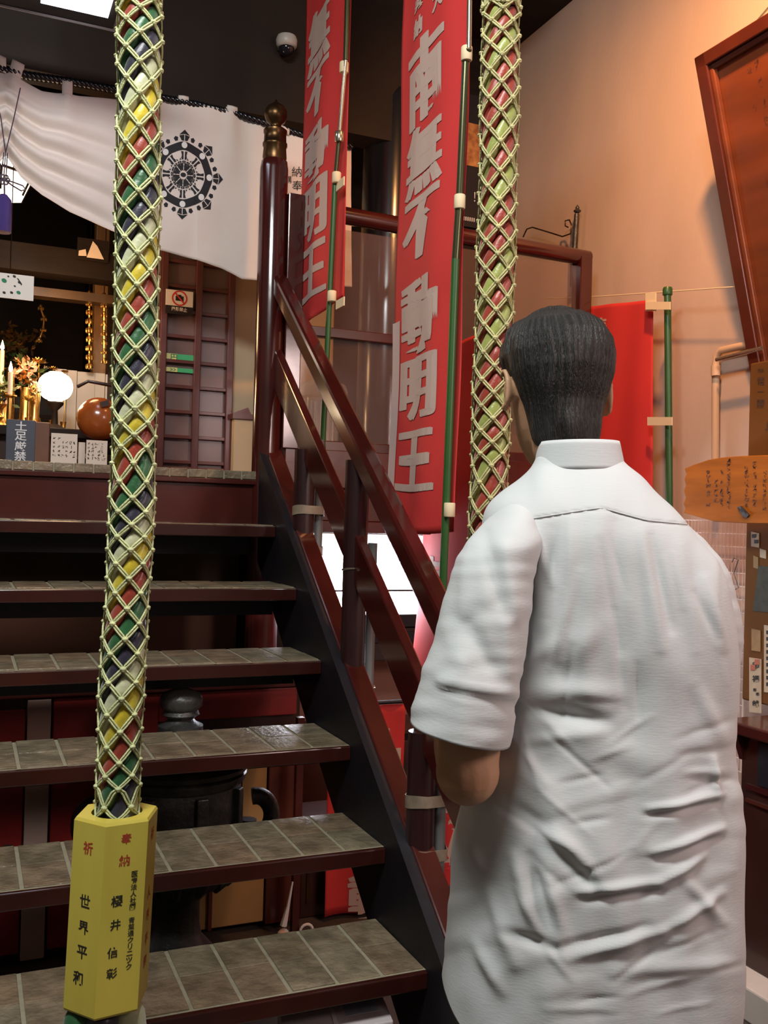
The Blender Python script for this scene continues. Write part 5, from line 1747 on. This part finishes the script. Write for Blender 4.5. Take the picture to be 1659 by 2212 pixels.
body.tube([hp(-.020, .082, -.067), hp(0, .0885, -.068), hp(.020, .082, -.067)], .006, 8)    # lower lip
body.tube([hp(-.045, .077, .026), hp(-.025, .089, .031), hp(-.008, .090, .026)], .006, 8)   # brow ridges
body.tube([hp(.045, .077, .026), hp(.025, .089, .031), hp(.008, .090, .026)], .006, 8)
for s in (-1, 1):                                                        # ears
    E_ = []
    for q in range(13):
        a = -PI * .25 + q / 12 * PI * 1.45
        E_.append(hp(s * (.078 + .010), -.002 - math.sin(a) * .016, -.008 + math.cos(a) * .030))
    body.tube(E_, .0048, 8)
    body.ball(hp(s * .080, -.004, -.010), .016, 6, .6, .8, 1.3)
    body.ball(hp(s * .084, .006, -.036), .0065, 6)
neck0 = P3(pe(1252, 1060)[0], cc2 + .030, pe(1252, 1060)[1])
body.tube([neck0 - EZ * .04 - E2 * .012, neck0 + EZ * .03 - E2 * .002, hp(0, -.026, -.10), hp(0, -.024, -.03)], [.056, .050, .050, .054], 16)
# torso core, hidden inside the shirt, down to the hips
tors = []
for y, k_ in ((1056, .40), (1090, .74), (1130, .86), (1220, .88), (1400, .86), (1600, .84), (1800, .82), (2000, .80), (2200, .78)):
    xl, xr, b_, sh = row(y)
    e0, z0 = pe(xl, y); e1_, z1 = pe(xr, y)
    L_ = []
    for q in range(28):
        a = 2 * PI * q / 28
        L_.append(P3((e0 + e1_) / 2 + math.cos(a) * (e1_ - e0) / 2 * k_, cc2 + sh + math.sin(a) * b_ * k_ * .92, (z0 * (1 - math.cos(a)) + z1 * (1 + math.cos(a))) / 2))
    tors.append(L_)
body.rings(tors)
hipc = P3((pe(955, 2200)[0] + pe(1585, 2200)[0]) / 2, cc2 + .006, .70)


def limb(pts, rad, n=14): body.tube(pts, rad, n)


# legs and feet
for s in (-1, 1):
    hj = hipc + E1 * s * .095 + EZ * .08
    kn_ = hj + EZ * (-.36) + E2 * .01
    ak = Vector((kn_.x, kn_.y, .08)) - E2 * .02
    limb([hj + EZ * .05, hj - EZ * .1, kn_ + EZ * .04, kn_ - EZ * .05, kn_ * .55 + ak * .45, ak], [.085, .082, .056, .052, .052, .036])
    limb([ak, ak - EZ * .03 + E2 * .03, ak - EZ * .045 + E2 * .16], [.036, .038, .028])


def hand(w0, dirv, palm_n, s):
    """palm from the wrist w0 along dirv; palm_n = normal; s = thumb side"""
    side = dirv.cross(palm_n).normalized() * s
    c1 = w0 + dirv * .045
    c2 = w0 + dirv * .085
    body.tube([w0, c1, c2], [.024, .027, .024], 12)
    body.tube([w0 + side * .018, c1 + side * .022, c2 + side * .022], [.016, .018, .014], 10)
    body.tube([w0 - side * .016, c1 - side * .022, c2 - side * .024], [.016, .016, .013], 10)
    for k, (o_, L_) in enumerate(((.027, .068), (.009, .076), (-.009, .070), (-.027, .055))):
        b0 = c2 + side * o_
        b1_ = b0 + dirv * L_ * .45 - palm_n * L_ * .10
        b2_ = b1_ + dirv * L_ * .25 - palm_n * L_ * .22
        b3_ = b2_ + dirv * L_ * .08 - palm_n * L_ * .26
        body.tube([b0 - dirv * .01, b0, b1_, b2_, b3_], [.009, .009, .0085, .0078, .006], 8)
    t0 = w0 + dirv * .02 + side * .024
    body.tube([t0, t0 + side * .026 + dirv * .022 - palm_n * .006, t0 + side * .034 + dirv * .052 - palm_n * .014], [.013, .011, .0085], 8)


# left arm: shoulder, elbow (seen), forearm going forward
shL = pD(1105, 1150, 1.42)
elL = pD(1010, 1672, 1.335)
wrL = elL + (E2 * .245 - E1 * .012 + EZ * .065)
limb([shL, shL * .6 + elL * .4, pD(1016, 1590, 1.345), elL + EZ * .012], [.036, .042, .044, .043])
body.ball(elL + EZ * .004, .045, 10, 1, 1, 1.05)
limb([elL, elL * .65 + wrL * .35, wrL], [.042, .040, .024])
dL = (E2 * .55 + E1 * .80 + EZ * .22).normalized()
nL = (E2 * .80 - E1 * .55).normalized() * -1
hand(wrL + E2 * .004, dL, nL, 1)
shR = pD(1450, 1170, 1.52)
elR = pD(1516, 1660, 1.60)
wrR = elR + (E2 * .17 - E1 * .15 + EZ * .08)
limb([shR, shR * .5 + elR * .5, elR], [.036, .042, .040])
limb([elR, elR * .6 + wrR * .4, wrR], [.040, .038, .024])
dR = (wrR - elR).normalized()
hand(wrR, dR, (-E1 * .95 - EZ * .3).normalized() * -1, -1)
bo = body.build('body', SKIN, man, smooth='all')
md = bo.modifiers.new('fuse', 'REMESH'); md.mode = 'VOXEL'; md.voxel_size = .0042; md.use_smooth_shade = True
md = bo.modifiers.new('soft', 'SMOOTH'); md.factor = .5; md.iterations = 4
dg = bpy.context.evaluated_depsgraph_get()
nm = bpy.data.meshes.new_from_object(bo.evaluated_get(dg))
bo.modifiers.clear(); bo.data = nm
nm.polygons.foreach_set('use_smooth', [True] * len(nm.polygons))
# eyes
for s in (-1, 1):
    e_ = MB().ball(hp(s * .031, .0775, .008), .0118, 8).build('eye', EYEW, man, smooth=True)
    MB().ball(hp(s * .031, .0850, .008), .0060, 6).build('iris', INK, e_, smooth=True)
# hair cap: thicker on top, tapering to the nape; combed ridges
def hair(u, v):
    a = 2 * PI * u
    ca, sa = math.cos(a), math.sin(a)
    lowb = -.072 if sa < 0 else .050            # nape / forehead lines
    k_ = max(0, min(1, (sa + .35) / .9))
    low = -.104 * (1 - k_) + .052 * k_
    e_ = math.exp(-((sa + .02) / .22) ** 2) * (abs(ca) > .5)
    low = low + (.010 - low) * e_ * .9
    uu = .128 + (low - .128) * v
    for j in range(len(HR_) - 1):
        if HR_[j][0] <= uu <= HR_[j + 1][0]:
            q = (uu - HR_[j][0]) / (HR_[j + 1][0] - HR_[j][0])
            A_, B_ = HR_[j], HR_[j + 1]
            hw, fr_, bk_ = [A_[i] + (B_[i] - A_[i]) * q for i in (1, 2, 3)]
            break
    else:
        q = max(0, (.128 - uu) / .014) ** .5
        hw, fr_, bk_ = .030 * q, .030 * q, .034 * q
    th = .012 * (1 - v) ** .35 - .004 * v ** 6
    if sa < 0:
        tb_ = max(0, min(1, (.02 - uu) / .10))
        tb_ = tb_ * tb_ * (3 - 2 * tb_)
        hw, bk_ = hw * (1 - tb_) + .058 * tb_, max(bk_, bk_ * (1 - tb_) + .083 * tb_)
    st_ = (1 - v ** 3) * .0013 * math.sin(a * 46 + 5 * noise.noise(Vector((ca * 2, sa * 2, v * 3)))) + .004 * noise.noise(Vector((ca * 3, sa * 3, v * 4)))
    r_ = 1
    X_ = ca * (hw + th + st_); Y_ = sa * ((fr_ if sa > 0 else bk_) + th + st_)
    return hp(X_, Y_, uu)


MB().grid(hair, 220, 60, wrap=True).build('hair', HAIRM, man, smooth='all', solid=.003)
# trousers: two legs joined at the seat
tr_ = MB()
tr_.rings([[hipc + E1 * math.cos(a) * .200 * s1 + E2 * math.sin(a) * .128 * s1 + EZ * z_ for a in [2 * PI * q / 32 for q in range(32)]] for s1, z_ in ((.90, .22), (.97, .12), (1.0, .02), (.98, -.05))])
for s in (-1, 1):
    hj = hipc + E1 * s * .096
    kn_ = hj + EZ * (-.30) + E2 * .01
    ft = Vector((kn_.x, kn_.y, .06))
    tr_.tube([hj + EZ * .02, hj - EZ * .12, kn_, kn_ * .5 + ft * .5, ft], [.105, .098, .080, .074, .070], 20)
to = tr_.build('trousers', TROUS, man, smooth='all')
md = to.modifiers.new('fuse', 'REMESH'); md.mode = 'VOXEL'; md.voxel_size = .009; md.use_smooth_shade = True
md = to.modifiers.new('soft', 'SMOOTH'); md.factor = .5; md.iterations = 6
for s in (-1, 1):
    kx = hipc + E1 * s * .096
    b_ = Vector((kx.x, kx.y, 0)) - E2 * .03
    sh_ = MB()
    sh_.rings([[b_ + E2 * (off + math.sin(a) * ln) + E1 * math.cos(a) * wd + EZ * z_ for a in [2 * PI * q / 24 for q in range(24)]] for off, ln, wd, z_ in ((.07, .135, .048, 0), (.07, .137, .050, .02), (.065, .130, .047, .045), (.03, .085, .042, .075), (.01, .055, .040, .09))])
    sh_.build('shoe', SHOE, man, smooth=True)
